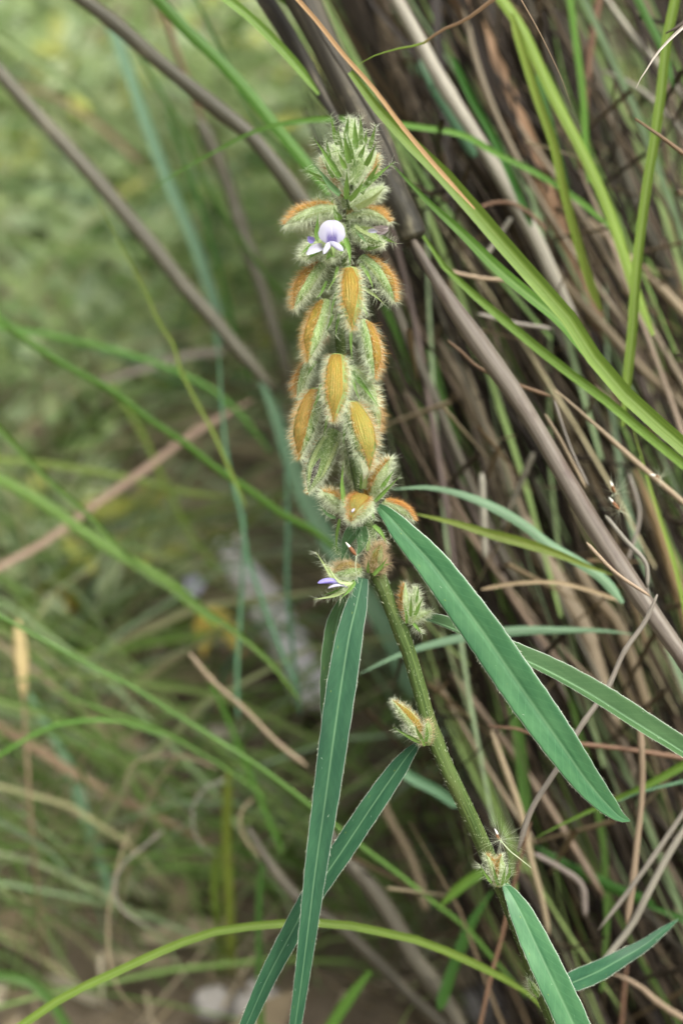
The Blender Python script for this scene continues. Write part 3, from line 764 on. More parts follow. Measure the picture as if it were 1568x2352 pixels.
B('arching pale blue-green blade right of the lower buds', [(894,1124),(984,1119),(1059,1134),(1134,1164),(1209,1209),(1259,1249),(1334,1294),(1384,1329),(1430,1385)], 22, .86, 'grass_teal', tip='s')
B('olive green blade below the arching pale blue-green one', [(949,1179),(1034,1199),(1134,1229),(1209,1249),(1284,1274),(1359,1304),(1412,1322)], 23, .85, 'grass_olive', tip='b')
B('level blue-green blade crossing behind the large leaf', [(824,1549),(890,1515),(954,1490),(1044,1467),(1169,1449),(1284,1447),(1384,1449),(1455,1457)], 22, .89, 'grass_teal', tip='b')
B('thin pale straw arching above the level blue-green blade', [(1104,1354),(1199,1339),(1284,1339),(1350,1355),(1430,1382)], 9, .88, 'straw_tan')
B('green blade from the right edge running down left below the leaf tip', [(1568,1757),(1474,1808),(1384,1848),(1309,1883),(1225,1926)], 26, .87, 'grass_green', tip='e')
B('blue-green blade just under it at the right edge', [(1568,1796),(1500,1812),(1440,1832),(1390,1855)], 16, .865, 'grass_bluegreen', tip='e')
B('upright green blade behind the green stem and large leaf', [(1160,1510),(1172,1580),(1186,1668),(1200,1783),(1206,1870)], 27, .96, 'grass_deep')
B('short blue-green blade left of the green stem', [(905,1762),(950,1790),(1000,1815),(1054,1850)], 24, .95, 'grass_bluegreen')
B('short green blade left of the lowest bud', [(1110,2000),(1059,2033),(1005,2085)], 24, .93, 'grass_green', tip='e')
B('green blade going down left from the stem below the lowest bud', [(1136,2036),(1084,2118),(1034,2243),(1010,2320)], 26, .97, 'grass_deep', tip='s')
B('green blade arching right of the fluffy seed', [(1219,1938),(1284,1978),(1349,2013),(1424,2050),(1500,2080)], 26, .96, 'grass_deep', tip='s')
B('short green blade at the right edge near the bottom', [(1490,2080),(1530,2095),(1568,2110)], 22, .95, 'grass_deep')
for k, (lab, pts, w) in enumerate([
    ('green upright blade behind the middle pods at right', [(985,790),(1010,900),(1040,1000),(1075,1120)], 20),
    ('deep green blade close right of the spike', [(880,700),(930,830),(975,960),(1010,1060)], 20),
    ('green blade right of the pinkish dead stem', [(1060,860),(1120,1000),(1170,1120),(1230,1250)], 18),
    ('bright patch of blade behind the right lower pods', [(900,830),(960,920),(1000,1000)], 26)]):
    B(lab, pts, w, 1.0 + .03 * k, ('grass_deep', 'grass_green', 'grass_deep', 'grass_teal')[k])

random.seed(23)
# alike thin stems and blades in front of the mass, each one its own
for k in range(76):
    yb = random.uniform(700, 2700); xb = 690 + .165 * yb + random.uniform(120, 900); sl = random.gauss(.47, .13); ln = random.uniform(500, 1300); d0 = random.uniform(.92, 1.08); bw = random.gauss(0, 30)
    pts = [(xb - ln * sl * t + bw * 4 * t * (1 - t), yb - ln * t) for t in (0, .25, .5, .75, 1)]
    pts = [p for p in pts if p[0] > 700 + .165 * p[1]]
    if len(pts) < 3 or max(p[0] for p in pts) - 1568 > 300 or not any(0 < p[0] < 1568 and 0 < p[1] < 2352 for p in pts): continue
    mt, word = random.choice((('cane_brown', 'brown'), ('straw_dark', 'nearly black'), ('cane_dark', 'dark grey'), ('cane_dark', 'dark grey'), ('cane_pink', 'dull brown'), ('cane_brown', 'brown'), ('straw_dark', 'nearly black')))
    T('thin dry %s stem leaning among many alike inside the grass tussock' % word, pts, random.uniform(6, 17), (d0, d0 + .04), mt, name='dry_straw', cat='dry stem', group='thin dry stems of the tussock', sides=7)
for k in range(34):
    g = G(random.uniform(-100, 900), random.uniform(500, 1900)); h = random.uniform(.10, .30); a = random.choice((-1, 1)) * random.uniform(.08, .30)
    P = np.array([[g[0] + a * t ** 1.6, g[1] - .04 * t, h * (t - .35 * t ** 3)] for t in np.linspace(0, 1, 8)]); C, q, s_ = catmull(P, 20)
    V, F, uv = ribbon(C, random.uniform(.0018, .0040) * np.clip((1 - q / s_[-1]) / .5, .05, 1) ** .8, random.uniform(-.6, .6), .35, 5)
    tag(mk('grass_leaf', V, F, uv, random.choice(('grass_bright', 'grass_green', 'grass_teal', 'grass_olive', 'grass_bluegreen')), loc=C[0]), 'thin blurred green grass blade rising from the ground behind the plant', 'grass blade', 'thin far grass blades')

# far small flower and seed head on the left
def far_bits():
    c = W(446, 1343, 1.3); u = px(1.3)
    root = empty('white_flower', [c[0], c[1], 0]); tag(root, 'tiny blurred white flower low on the left', 'flower')
    C, q, s = catmull([[c[0] + .02, c[1] + .02, 0], [c[0] + .012, c[1] + .005, c[2] * .5], c], 12)
    V, F, uv = tube(C, np.full(12, .0012), 6); mk('stem', V, F, uv, 'sepal_green', parent=root)
    for k in range(5):
        a = k * 1.2566; d = unit(RT * math.cos(a) + UP * math.sin(a) - FW * .3)
        C, q, s = catmull([c, c + d * 14 * u, c + d * 28 * u], 7)
        V, F, uv = ribbon(C, np.array([6, 14, 22, 24, 22, 15, 3]) * u, 0, .15, 5); mk('petal', V, F, uv, 'petal_white', parent=root)
    for a in (.4, 1.6):
        b = c + RT * .006 - UP * .012; C, q, s = catmull([b, b + RT * .014 * math.cos(a) - UP * .012, b + RT * .024 * math.cos(a) - UP * .03], 7)
        V, F, uv = ribbon(C, np.array([4, 30, 44, 46, 40, 24, 3]) * u, .2, .2, 5); mk('leaf', V, F, uv, 'flower_yellow', parent=root)
    root = empty('dry_seed_spike', W(60, 1800, 1.12)); tag(root, 'yellowish dry seed head standing near the left edge', 'seed head')
    C, q, s = catmull([W(42, 1425, 1.12), W(48, 1500, 1.12), W(54, 1600, 1.12)], 18)
    t = np.linspace(0, 1, 18); V, F, uv = tube(C, px(1.12) * 17 * np.sin(np.pi * np.clip(t * .92 + .04, 0, 1)) ** .6, 10, bump=.25, seed=5); mk('head', V, F, uv, 'head_straw', parent=root)
    P, e = trace([(54,1590),(60,1690),(66,1800)], 1.12); C, q, s = catmull(P + [np.array([P[-1][0], P[-1][1], 0])], 14); V, F, uv = tube(C, np.full(14, px(1.12) * 4), 6); mk('stem', V, F, uv, 'straw_tan', parent=root)
far_bits()

# ------------------------------------------------------------------ the plant
D0 = .75
ROOT = empty('hairy_pod_plant', (W(1420, 2700, .77)[0], W(1420, 2700, .77)[1], 0))
tag(ROOT, 'upright hairy plant with rust-brown pods, white-violet flower and long narrow green leaves', 'plant')

def hairs(parent, roots, dirs, length, mat, width=.000066, droop=.25, name='hair'):
    n = len(roots)
    if n == 0: return
    roots = np.asarray(roots); dirs = unit(dirs)
    L = np.asarray(length)[:, None] * np.ones((n, 1))
    S = unit(np.cross(dirs, rng.normal(size=(n, 3)))) * width / 2
    b = unit(rng.normal(size=(n, 3)) + np.array([0, 0, -.6])) * L * droop
    p1 = roots + dirs * L * .5 + b * .25; p2 = roots + dirs * L + b
    V = np.stack([roots - S, roots + S, p1 - S * .75, p1 + S * .75, p2], 1).reshape(-1, 3)
    i = np.arange(n) * 5
    F = np.stack([i, i + 1, i + 3, i + 2], 1).tolist() + np.stack([i + 2, i + 3, i + 4], 1).tolist()
    return stuff(mk(name, V, F, np.zeros((len(V), 2)), mat, parent=parent, smooth=False))

def vec(dx, dy, c): return unit(RT * dx - UP * dy - FW * c)

def spindle_fn(P0, P1, w, dors, flat=.85, bend=.06, prof=None):
    A = P1 - P0; L = np.linalg.norm(A); a = A / L
    D = unit(dors - a * np.dot(dors, a)); Sd = np.cross(a, D)
    prof = prof or (lambda t: (.34 + .66 * np.sin(np.pi * np.clip(t * .80 + .13, 0, 1)) ** .8) * np.clip((1 - t) / .30, 0, 1) ** .62)
    q1, q2, q3 = random.uniform(0, 6.28), random.uniform(0, 6.28), random.uniform(.03, .09); bend = bend * random.uniform(.5, 1.6); flat = flat * random.uniform(.85, 1.1)
    def f(t, ph, k=1.0):
        t = np.asarray(t)[..., None]; ph = np.asarray(ph)[..., None]
        r = w / 2 * prof(t) * k * (1 + q3 * np.sin(2 * ph + q1) * np.sin(5 * t + q2) + .4 * q3 * np.sin(3 * ph + q2) * np.sin(11 * t + q1))
        nn = np.cos(ph) * D * flat + np.sin(ph) * Sd
        return P0 + A * t + D * L * bend * 4 * t * (1 - t) + nn * r, unit(np.cos(ph) * D + np.sin(ph) * Sd + a * (.25 * (t - .4)))
    return f, a, D, Sd, L

def sepal(parent, pts, w, d, mat='sepal_green', nh=55, hl=(.0014, .0036), roll=None, name='sepal', fold=.45, hmat='hair_white'):
    if isinstance(d, (int, float)): d = [d] * len(pts)
    ds = np.interp(np.linspace(0, 1, len(pts)), np.linspace(0, 1, len(d)), d)
    P = [W(x, y, k) for (x, y), k in zip(pts, ds)]
    C, q, s = catmull(P, 12); t = np.linspace(0, 1, 12)
    wd = .82 * w * px() * (.55 + .45 * np.sin(np.pi * np.clip(t + .15, 0, 1))) * np.clip((1 - t) / .75, .03, 1) ** .8
    rl = random.uniform(-.5, .5) if roll is None else roll
    V, F, uv = ribbon(C, wd, rl, fold, 5)
    uv[:, 1] *= 60
    o = mk(name, V, F, uv, mat, parent=parent)
    if nh:
        i = rng.integers(0, 11, nh); f = rng.random((nh, 1)); c = C[i] * (1 - f) + C[i + 1] * f
        Tn, S, N = frame(C, rl); sd = rng.choice([-1, 1], (nh, 1))
        r = c + S[i] * sd * wd[i][:, None] * .48
        dr = S[i] * sd * .9 + Tn[i] * .7 + rng.normal(0, .45, (nh, 3))
        return o, (r, dr, rng.uniform(*hl, nh))
    return o, None

def calyx(base, tip, w, dor, d=(D0, D0), rust=1.0, nw=520, nr=300, body='calyx_body', seps=(), hl=.0036, face=1.0, dark=False, name='seed_pod', bend=.06, hw='hair_white', hr='hair_rust', sepw=1.0, bodyk=1.0):
    P0, P1 = W(*base, d[0]), W(*tip, d[1])
    face = face * .82; w = w * .81
    f, a, Dd, Sd, L = spindle_fn(P0, P1, w * px() * bodyk, vec(*dor), bend=bend)
    t = np.linspace(0, 1, 16); ph = np.linspace(-math.pi, math.pi, 19)
    V = f(t[:, None] * np.ones((1, 19)), ph[None, :] * np.ones((16, 1)))[0].reshape(-1, 3)
    uv = np.stack(np.broadcast_arrays(np.linspace(0, 1, 19)[None, :], t[:, None]), -1).reshape(-1, 2)
    o = mk(name, V, grid_faces(16, 19), uv, body, parent=ROOT)
    roots, dirs, lens = [], [], []
    if rust > 0:
        t2 = np.linspace(.03, 1.03, 16); s2 = np.linspace(-1, 1, 13)
        pm = face * .92 * (np.sin(np.pi * np.clip(t2 * .86 + .12, 0, 1)) ** .55)
        PH = pm[:, None] * s2[None, :] * (1 + .16 * np.sin(t2 * 7 + random.uniform(0, 6))[:, None]) + random.uniform(-.22, .22)
        K = 1.07 + .035 * np.cos(s2 * 16)[None, :] * np.ones((16, 1))
        V = f(np.clip(t2, 0, .985)[:, None] * np.ones((1, 13)), PH, K[..., None])[0]
        V = V + (np.clip(t2 - .985, 0, 1)[:, None, None] * a * L)
        uv = np.stack(np.broadcast_arrays(((s2 + 1) / 2)[None, :], t2[:, None]), -1).reshape(-1, 2)
        mk('upper_sepal', V.reshape(-1, 3), grid_faces(16, 13), uv, 'rust_sepal', parent=o)
        n = int(nr * 2.6); tt = rng.random(n) ** .9; e = rng.random(n)
        pp = np.where(e < .45, rng.choice([-1, 1], n) * rng.uniform(.62, 1.05, n), rng.uniform(-.9, .9, n)) * face
        p, nn = f(tt, pp, 1.07)
        hl2 = np.where(e < .45, rng.uniform(.6, 1.0, n), rng.uniform(.3, .7, n)) * hl
        hairs(o, p, nn + a * (.6 + (e >= .45)[:, None] * .9) + rng.normal(0, .3, (n, 3)), hl2, hr, name='rust_hair')
    for sp in ((1.9, .22, 1.05), (-1.9, .22, 1.05), (2.9, .20, 1.0)):
        ph0, ww, te = sp
        t2 = np.linspace(.15, te, 12); s2 = np.linspace(-1, 1, 5)
        wv = ww * sepw * np.clip((te - t2) / .5, .04, 1)
        V = f(np.clip(t2, 0, .97)[:, None] * np.ones((1, 5)), ph0 + wv[:, None] * s2[None, :], 1.09)[0]
        V = V + np.clip(t2 - .97, 0, 1)[:, None, None] * a * L
        uv = np.stack(np.broadcast_arrays(((s2 + 1) / 2)[None, :], t2[:, None]), -1).reshape(-1, 2)
        mk('lower_sepal', V.reshape(-1, 3), grid_faces(12, 5), uv, 'sepal_pale', parent=o)
    if dark:
        t2 = np.linspace(.5, .97, 8); s2 = np.linspace(-1, 1, 5)
        V = f(t2[:, None] * np.ones((1, 5)), dark + .28 * np.sin(np.pi * np.linspace(.05, .95, 8))[:, None] * s2[None, :], 1.03)[0]
        mk('split', V.reshape(-1, 3), grid_faces(8, 5), np.zeros((40, 2)), 'calyx_dark', parent=o)
    n = int(nw * 3.2); tt = rng.random(n); lo = .80 * face if rust else 0; pp = rng.uniform(lo, 2 * math.pi - lo, n)
    p, nn = f(tt, pp, 1.02)
    roots.append(p); dirs.append(nn + a * rng.uniform(.2, 1.1, (n, 1)) + rng.normal(0, .35, (n, 3))); lens.append(rng.choice([.45, .7, .9, 1.2], n) * rng.uniform(.8, 1.1, n) * hl)
    for sp in seps:
        pts, ww = sp[0], sp[1]; mt = sp[2] if len(sp) > 2 else 'sepal_green'; dd = sp[3] if len(sp) > 3 else (d[0] - .002, d[1] - .004)
        _, h = sepal(o, pts, ww, dd, mt)
        if h: roots.append(h[0]); dirs.append(h[1]); lens.append(h[2])
    hairs(o, np.concatenate(roots), np.concatenate(dirs), np.concatenate(lens), hw, name='white_hair')
    return o

def z(fn, *p): return [fn(*q) for q in p]

# stem and flower axis
def plant_stem():
    P = [W(x, y, d) for x, y, d in [(868,1322,.75),(884,1362,.75),(905,1415,.75),(935,1490,.75),(962,1580,.75),(985,1660,.75),(1012,1733,.75),(1045,1805,.75),(1080,1878,.751),(1115,1955,.752),(1150,2030,.753),(1190,2130,.755),(1230,2235,.757),(1275,2352,.76)]]
    P += [W(1330, 2490, .765), np.array([ROOT.location[0] - .004, ROOT.location[1], .10]), np.array([*ROOT.location[:2], -.005])]
    C, q, s = catmull(P, 90)
    t = q / s[-1]
    rr = px() * (16 + 4.5 * np.clip(t * 2.2, 0, 1))
    for x, y in ((868,1325),(930,1450),(1000,1712),(1146,2022),(1228,2232)):
        i = np.argmin(np.linalg.norm(C - W(x, y, .752), axis=1)); rr = rr * (1 + .13 * np.exp(-((q - q[i]) / .0028) ** 2))
    V, F, uv = tube(C, rr, 20)
    ridge = np.tile(1 + .045 * np.cos(np.linspace(0, 2 * math.pi, 21) * 7), len(C))
    V[:-2] = np.repeat(C, 21, 0) + (V[:-2] - np.repeat(C, 21, 0)) * ridge[:, None]
    st = mk('stem', V, F, uv, 'plant_stem', parent=ROOT)
    n = 2600; i = rng.integers(0, 75, n); fr = rng.random((n, 1)); c = C[i] * (1 - fr) + C[i + 1] * fr
    Tn, S, N = frame(C); a = rng.uniform(0, 6.28, (n, 1)); nn = S[i] * np.cos(a) + N[i] * np.sin(a)
    hairs(st, c + nn * rr[i][:, None] * .99, nn * .55 - Tn[i] + rng.normal(0, .2, (n, 3)), rng.uniform(.0006, .0014, n), 'hair_white', width=.00009)
    Q = [W(x, y, d) for x, y, d in [(868,1330,.75),(858,1285,.751),(850,1235,.752),(838,1180,.753),(824,1110,.754),(812,1050,.755),(798,980,.755),(790,900,.755),(784,830,.755),(780,760,.755),(784,690,.755),(792,620,.754),(798,550,.753),(802,490,.752),(805,430,.751),(808,390,.75)]]
    C, q, s = catmull(Q, 60); rr = px() * np.interp(q / s[-1], [0, .2, .6, 1], [17, 14, 12, 8])
    V, F, uv = tube(C, rr, 14); ax = mk('flower_axis', V, F, uv, 'plant_stem', parent=ROOT)
    n = 1600; i = rng.integers(0, 59, n); fr = rng.random((n, 1)); c = C[i] * (1 - fr) + C[i + 1] * fr
    Tn, S, N = frame(C); a = rng.uniform(0, 6.28, (n, 1)); nn = S[i] * np.cos(a) + N[i] * np.sin(a)
    hairs(ax, c + nn * rr[i][:, None], nn + Tn[i] * .3 + rng.normal(0, .4, (n, 3)), rng.uniform(.001, .0026, n), 'hair_white')
plant_stem()

def leaf(label, pw, d, mat, roll=0.0, fold=.16, rollend=None):
    m = len(pw); ds = np.interp(np.linspace(0, 1, m), np.linspace(0, 1, len(d)), d)
    P = [W(x, y, k) for (x, y, w), k in zip(pw, ds)]
    n = 60
    C, q, s = catmull(P, n)
    wd = np.interp(q, s, [w for *_, w in pw]) * px()
    k = np.ones(5) / 5; wd[2:-2] = np.convolve(wd, k, 'valid')
    wd = np.maximum(wd, .0003) * (1 + .012 * np.sin(q * 700) + .01 * np.sin(q * 1530 + 1))
    rl = np.linspace(roll, roll if rollend is None else rollend, n)
    wd = wd / np.cos(rl)
    T_, S, N = frame(C, rl); cols = 15; sv = np.linspace(-1, 1, cols)
    th = .00022
    shape = fold * np.abs(sv) ** 1.1 - .05 * np.clip(1 - np.abs(sv) / .12, 0, 1) - .10 * np.clip(np.abs(sv) - .8, 0, 1)
    und = .02 * np.sin(q * 260)[:, None] * np.abs(sv)[None, :] ** 2
    base = C[:, None] + S[:, None] * (sv[None, :, None] * wd[:, None, None] / 2) + N[:, None] * ((shape[None, :] + und) * wd[:, None] / 2)[..., None]
    thk = th * np.sqrt(np.clip(1 - sv ** 2, .04, 1)) + th * 1.6 * np.exp(-(sv / .07) ** 2)
    bot = base - N[:, None] * thk[None, :, None] * 1.2
    V = np.vstack([base.reshape(-1, 3), bot.reshape(-1, 3)])
    g = grid_faces(n, cols); off = n * cols
    F = g + [tuple(off + v for v in reversed(x)) for x in g]
    for i in range(n - 1):
        a, b = i * cols, (i + 1) * cols
        F.append((a, b, off + b, off + a)); a, b = a + cols - 1, b + cols - 1
        F.append((b, a, off + a, off + b))
    uv = np.stack(np.broadcast_arrays(((sv + 1) / 2)[None, :], q[:, None]), -1).reshape(-1, 2)
    o = mk('leaf', V, F, np.vstack([uv, uv]), mat, parent=ROOT)
    o['label'] = label
    nh = int(s[-1] * 4000)
    i = rng.integers(0, n - 1, nh); sd = rng.choice([-1, 1], nh); fr = rng.random((nh, 1))
    e = np.where(sd < 0, 0, cols - 1)
    r = base[i, e] * (1 - fr) + base[i + 1, e] * fr
    hairs(o, r, S[i] * sd[:, None] * .6 + T_[i] * .9 + rng.normal(0, .25, (nh, 3)), rng.uniform(.0003, .0011, nh) * rng.choice([.4, .7, 1.2], nh), 'hair_white', width=.00006)
    nh = int(s[-1] * 60); i = rng.integers(0, n, nh); j = rng.integers(1, cols - 1, nh)
    hairs(o, base[i, j] + N[i] * .00005, S[i] * rng.normal(0, .5, (nh, 1)) + T_[i] + N[i] * .25, rng.uniform(.0004, .0012, nh), 'hair_white', width=.00007, name='fine_hair')
    return o
leaf('large pale blue-green leaf slanting to the lower right', [(868,1163,16),(890,1182,36),(925,1222,56),(990,1293,74),(1050,1372,82),(1110,1454,88),(1170,1542,90),(1230,1628,90),(1290,1713,82),(1350,1798,66),(1400,1855,44),(1425,1878,24),(1446,1886,2)], (.749,.742,.738,.74), 'leaf_blue_green', roll=-.12, fold=.14)
leaf('long narrow dark leaf hanging straight down in front', [(832,1328,26),(822,1375,46),(806,1440,60),(788,1545,68),(768,1682,66),(748,1830,60),(724,2000,50),(708,2130,42),(694,2240,34),(678,2352,29),(655,2480,16),(640,2560,2)], (.746,.738,.735,.738), 'leaf_dark', roll=.1, fold=.2)
leaf('dull green leaf half hidden behind the long hanging one', [(792,1372,20),(776,1420,50),(765,1500,56),(760,1580,54),(760,1650,48),(765,1760,30),(772,1830,2)], (.752,.756), 'leaf_back', roll=.3, fold=.15)
leaf('dark narrow leaf slanting down to the bottom left', [(960,1708,10),(942,1728,30),(915,1764,44),(862,1840,52),(790,1948,53),(715,2060,50),(665,2150,47),(615,2245,41),(567,2352,33),(530,2430,18),(505,2480,2)], (.751,.756,.758), 'leaf_dark', roll=-.1, fold=.18)
leaf('folded leaf slanting to the right edge behind the large leaf', [(955,1414,10),(985,1424,24),(1030,1440,28),(1090,1466,32),(1150,1492,36),(1230,1528,42),(1350,1592,48),(1450,1655,50),(1568,1728,44),(1680,1800,24),(1740,1838,2)], (.752,.757,.765,.77), 'leaf_back', roll=.75, fold=.75, rollend=.55)
leaf('green leaf beside the stem running off the bottom edge', [(1156,2030,12),(1170,2050,30),(1192,2090,52),(1225,2160,66),(1265,2245,72),(1312,2345,74),(1350,2430,60),(1385,2510,30),(1400,2550,2)], (.75,.743,.742), 'leaf_blue_green', roll=.12, fold=.2)
leaf('slightly blurred blue-green leaf pointing to the lower right edge', [(1240,2288,14),(1285,2268,40),(1330,2250,52),(1375,2230,50),(1420,2205,42),(1480,2170,30),(1525,2135,18),(1556,2112,2)], (.765,.80,.815), 'leaf_dark', roll=.35, fold=.15)

# pods of the middle of the spike
calyx((804,618), (809,757), 60, (0,.1,1), (.746,.735), face=1.1, nw=650)
calyx((738,606), (675,708), 52, (-.75,-.3,.55), (.752,.746), face=1.0, seps=[(z(Z2,(740,40),(700,180),(620,310)),11),(z(Z2,(620,200),(560,330),(500,400)),9)])
calyx((833,590), (905,692), 52, (.85,-.35,.35), (.752,.746), face=.9, seps=[(z(Z2,(990,0),(1080,140),(1140,300)),12),(z(Z2,(1020,260),(1150,350),(1260,460)),12,'sepal_pale')])
calyx((748,692), (708,831), 56, (-.72,.0,.7), (.751,.742), face=1.0, seps=[(z(Z2,(740,300),(690,450),(660,600)),10),(z(Z2,(760,560),(730,700),(720,800)),10)])
calyx((836,738), (859,868), 54, (.8,0,.6), (.751,.744), face=.95, seps=[(z(Z2,(880,700),(885,880),(900,1080)),11),(z(Z2,(1000,420),(1040,520),(1080,600)),9)])
calyx((775,819), (766,969), 66, (0,.1,1), (.744,.732), face=1.15, nw=700)
calyx((706,832), (682,911), 40, (-.85,0,.35), (.756,.752), face=.9, nw=420, nr=200, seps=[(z(Z2,(500,1080),(440,1180),(400,1260)),10)])
calyx((728,896), (688,1054), 66, (-.55,.1,.8), (.751,.742), face=1.0, nw=650, body='calyx_green', seps=[(z(Z2,(560,1340),(520,1500),(470,1600)),11)])
calyx((806,928), (848,1078), 72, (.42,.0,.9), (.746,.735), face=1.1, nw=700, body='calyx_green', dark=.55)
calyx((770,992), (708,1131), 68, (-.6,.2,-.5), (.752,.744), face=.9, nw=800, body='calyx_green', dark=-2.5, hl=.0020)
calyx((800,846), (866,935), 50, (.5,-.3,-.8), (.752,.748), face=.8, nw=600, nr=160, body='calyx_white', seps=[(z(Z2,(900,1200),(1060,1400),(1200,1590)),14),(z(Z2,(900,1230),(940,1390),(990,1520)),10)])
calyx((838,890), (870,990), 44, (.8,0,-.3), (.76,.756), face=.9, nw=420, nr=160, hw='hair_tawny')
calyx((752,760), (700,800), 40, (-.7,0,-.5), (.765,.765), face=.8, nw=350, nr=120, hw='hair_tawny')
calyx((800,1020), (822,1120), 46, (.1,0,-1), (.757,.757), face=.6, nw=450, nr=40, body='calyx_green', rust=0)
for pts, w in ((z(Z3,(700,330),(690,450),(680,580)), 9), (z(Z3,(690,1190),(665,950),(680,720)), 14), (z(Z3,(520,250),(490,400),(470,470)), 9), (z(Z2,(690,560),(640,700),(600,760)), 8)):
    o, h = sepal(ROOT, pts, w, .742, 'sepal_green', name='bract', nh=60)
    hairs(o, *h, 'hair_white')

# the flower and the pods round it
calyx((768,478), (655,516), 54, (-.15,-1,.25), (.752,.744), face=1.0, nw=750, nr=420, body='calyx_white', bend=.10, seps=[(z(Z1,(560,1110),(540,1040),(525,980)),14,'calyx_green',(.752,.752)),(z(Z1,(670,1100),(680,1060),(685,1010)),9,'sepal_green',(.75,.75))])
calyx((800,500), (893,510), 40, (.1,-1,.2), (.752,.744), face=1.1, nw=420, nr=420, body='calyx_white', bend=.12, seps=[(z(Z1,(940,1320),(1000,1430),(1070,1510)),13,'sepal_blue_green'),(z(Z1,(1060,1470),(1170,1480),(1260,1500)),12),(z(Z1,(1220,1430),(1300,1470),(1390,1510)),12),(z(Z1,(950,1350),(1060,1340),(1150,1330)),14,'sepal_pale')])
calyx((812,520), (880,562), 52, (.2,1,.4), (.752,.744), rust=0, nw=700, body='calyx_green', hl=.0022, seps=[(z(Z1,(1000,1540),(1110,1560),(1240,1530)),14)])
calyx((785,520), (752,600), 60, (0,-.4,-.8), (.753,.744), rust=0, nw=800, body='calyx_white', hl=.0024, seps=[
    (z(Z1,(590,1510),(515,1420),(515,1290),(525,1180)),22,'sepal_green',(.748,.744)),(z(Z1,(770,1250),(720,1170),(695,1100)),22,'sepal_green',(.75,.748)),
    (z(Z1,(830,1450),(870,1580),(880,1760)),16,'sepal_green',(.742,.736)),(z(Z1,(690,1620),(650,1640),(610,1700)),20,'sepal_green',(.742,.738)),
    (z(Z1,(800,1500),(790,1570),(770,1640)),20,'sepal_green',(.744,.740))])
calyx((745,545), (692,590), 36, (-.5,.6,-.2), (.75,.742), rust=0, nw=420, body='calyx_white', seps=[(z(Z1,(520,1490),(410,1560),(330,1630)),13,'sepal_green'),(z(Z1,(570,1560),(480,1630),(390,1700)),15,'sepal_green')])

def petal(parent, pts, widths, d, mat, roll=0.0, fold=.3, name='petal', cols=9):
    ds = np.interp(np.linspace(0, 1, len(pts)), np.linspace(0, 1, len(d)), d)
    P = [W(x, y, k) for (x, y), k in zip(pts, ds)]
    C, q, s = catmull(P, 14); wd = np.interp(np.linspace(0, 1, 14), np.linspace(0, 1, len(widths)), widths) * px()
    V, F, uv = ribbon(C, wd, roll, fold, cols); uv[:, 1] *= 1 / s[-1]
    return mk(name, V, F, uv, mat, parent=parent)
def lobe(parent, base, tip, w, d, mat, name, flat=.6, bend=.1, dor=(0, -1, .4)):
    f, a, Dd, Sd, L = spindle_fn(W(*base, d[0]), W(*tip, d[1]), w * px(), vec(*dor), flat=flat, bend=bend, prof=lambda t: np.sin(np.pi * np.clip(.10 + t * .90, 0, 1)) ** .55 * (.55 + .45 * t))
    t = np.linspace(0, 1, 14); ph = np.linspace(-math.pi, math.pi, 15)
    V = f(t[:, None] * np.ones((1, 15)), ph[None, :] * np.ones((14, 1)))[0].reshape(-1, 3)
    uv = np.stack(np.broadcast_arrays(np.linspace(0, 1, 15)[None, :], t[:, None]), -1).reshape(-1, 2)
    return mk(name, V, grid_faces(14, 15), uv, mat, parent=parent)
def flower():
    c = W(762, 533, .738); r = 29.5 * px()
    root = mk('flower', *disc(c, r), 'petal_standard', parent=ROOT); root['label'] = 'open white flower with violet streaks'
    lobe(root, (757,557), (742,584), 17, (.737,.730), 'petal_white', 'wing_petal', dor=(.3, -.3, 1))
    lobe(root, (757,556), (788,577), 20, (.736,.730), 'petal_white', 'wing_petal', dor=(-.1, -.4, 1))
    lobe(root, (762,556), (764,590), 14, (.741,.736), 'calyx_green', 'keel_petal')
def disc(c, r):
    V, uv = [], []; nr, na = 9, 36
    for i in range(nr + 1):
        q = i / nr
        for j in range(na + 1):
            a = 2 * math.pi * (j % na) / na
            x, y = q * math.sin(a), q * math.cos(a)
            k = 1 - .05 * max(0, math.cos(a)) ** 40 + (.05 * abs(math.sin(a)) if y < 0 else 0)
            if y < -.55: x *= 1 - .35 * (-.55 - y) / .45
            dep = -.34 * (q ** 2) + .10 * abs(x) + (.25 * (-y) if y < 0 else 0) * q
            V.append(c + RT * x * r * k + UP * y * r * k - FW * dep * r * 1.0)
            uv.append((.5 + .5 * x, .5 + .5 * y))
    return np.array(V), grid_faces(nr + 1, na + 1), np.array(uv)
flower()
fl = petal(ROOT, z(Z1, (480,1490), (440,1460), (415,1430)), [8, 16, 15, 3], (.741, .738), 'petal_violet', name='flower_bud'); fl['label'] = 'pale violet bud tip left of the open flower'
petal(fl, z(Z1, (570,1540), (480,1570), (400,1630)), [16, 20, 18, 4], (.741, .738), 'petal_white', name='petal')
fl = petal(ROOT, z(Z1, (1130,1340), (1200,1350), (1300,1330)), [6, 14, 18, 6], (.742, .738), 'petal_faded', name='faded_flower', fold=.6); fl['label'] = 'withered greyish flower in the right pod'
petal(fl, z(Z1, (1170,1390), (1230,1380), (1300,1360)), [5, 12, 12, 3], (.741, .737), 'petal_faded', name='petal', fold=.5)
petal(fl, z(Z1, (1080,1370), (1130,1370), (1180,1380)), [5, 10, 10, 3], (.741, .737), 'petal_white', name='petal', fold=.5)

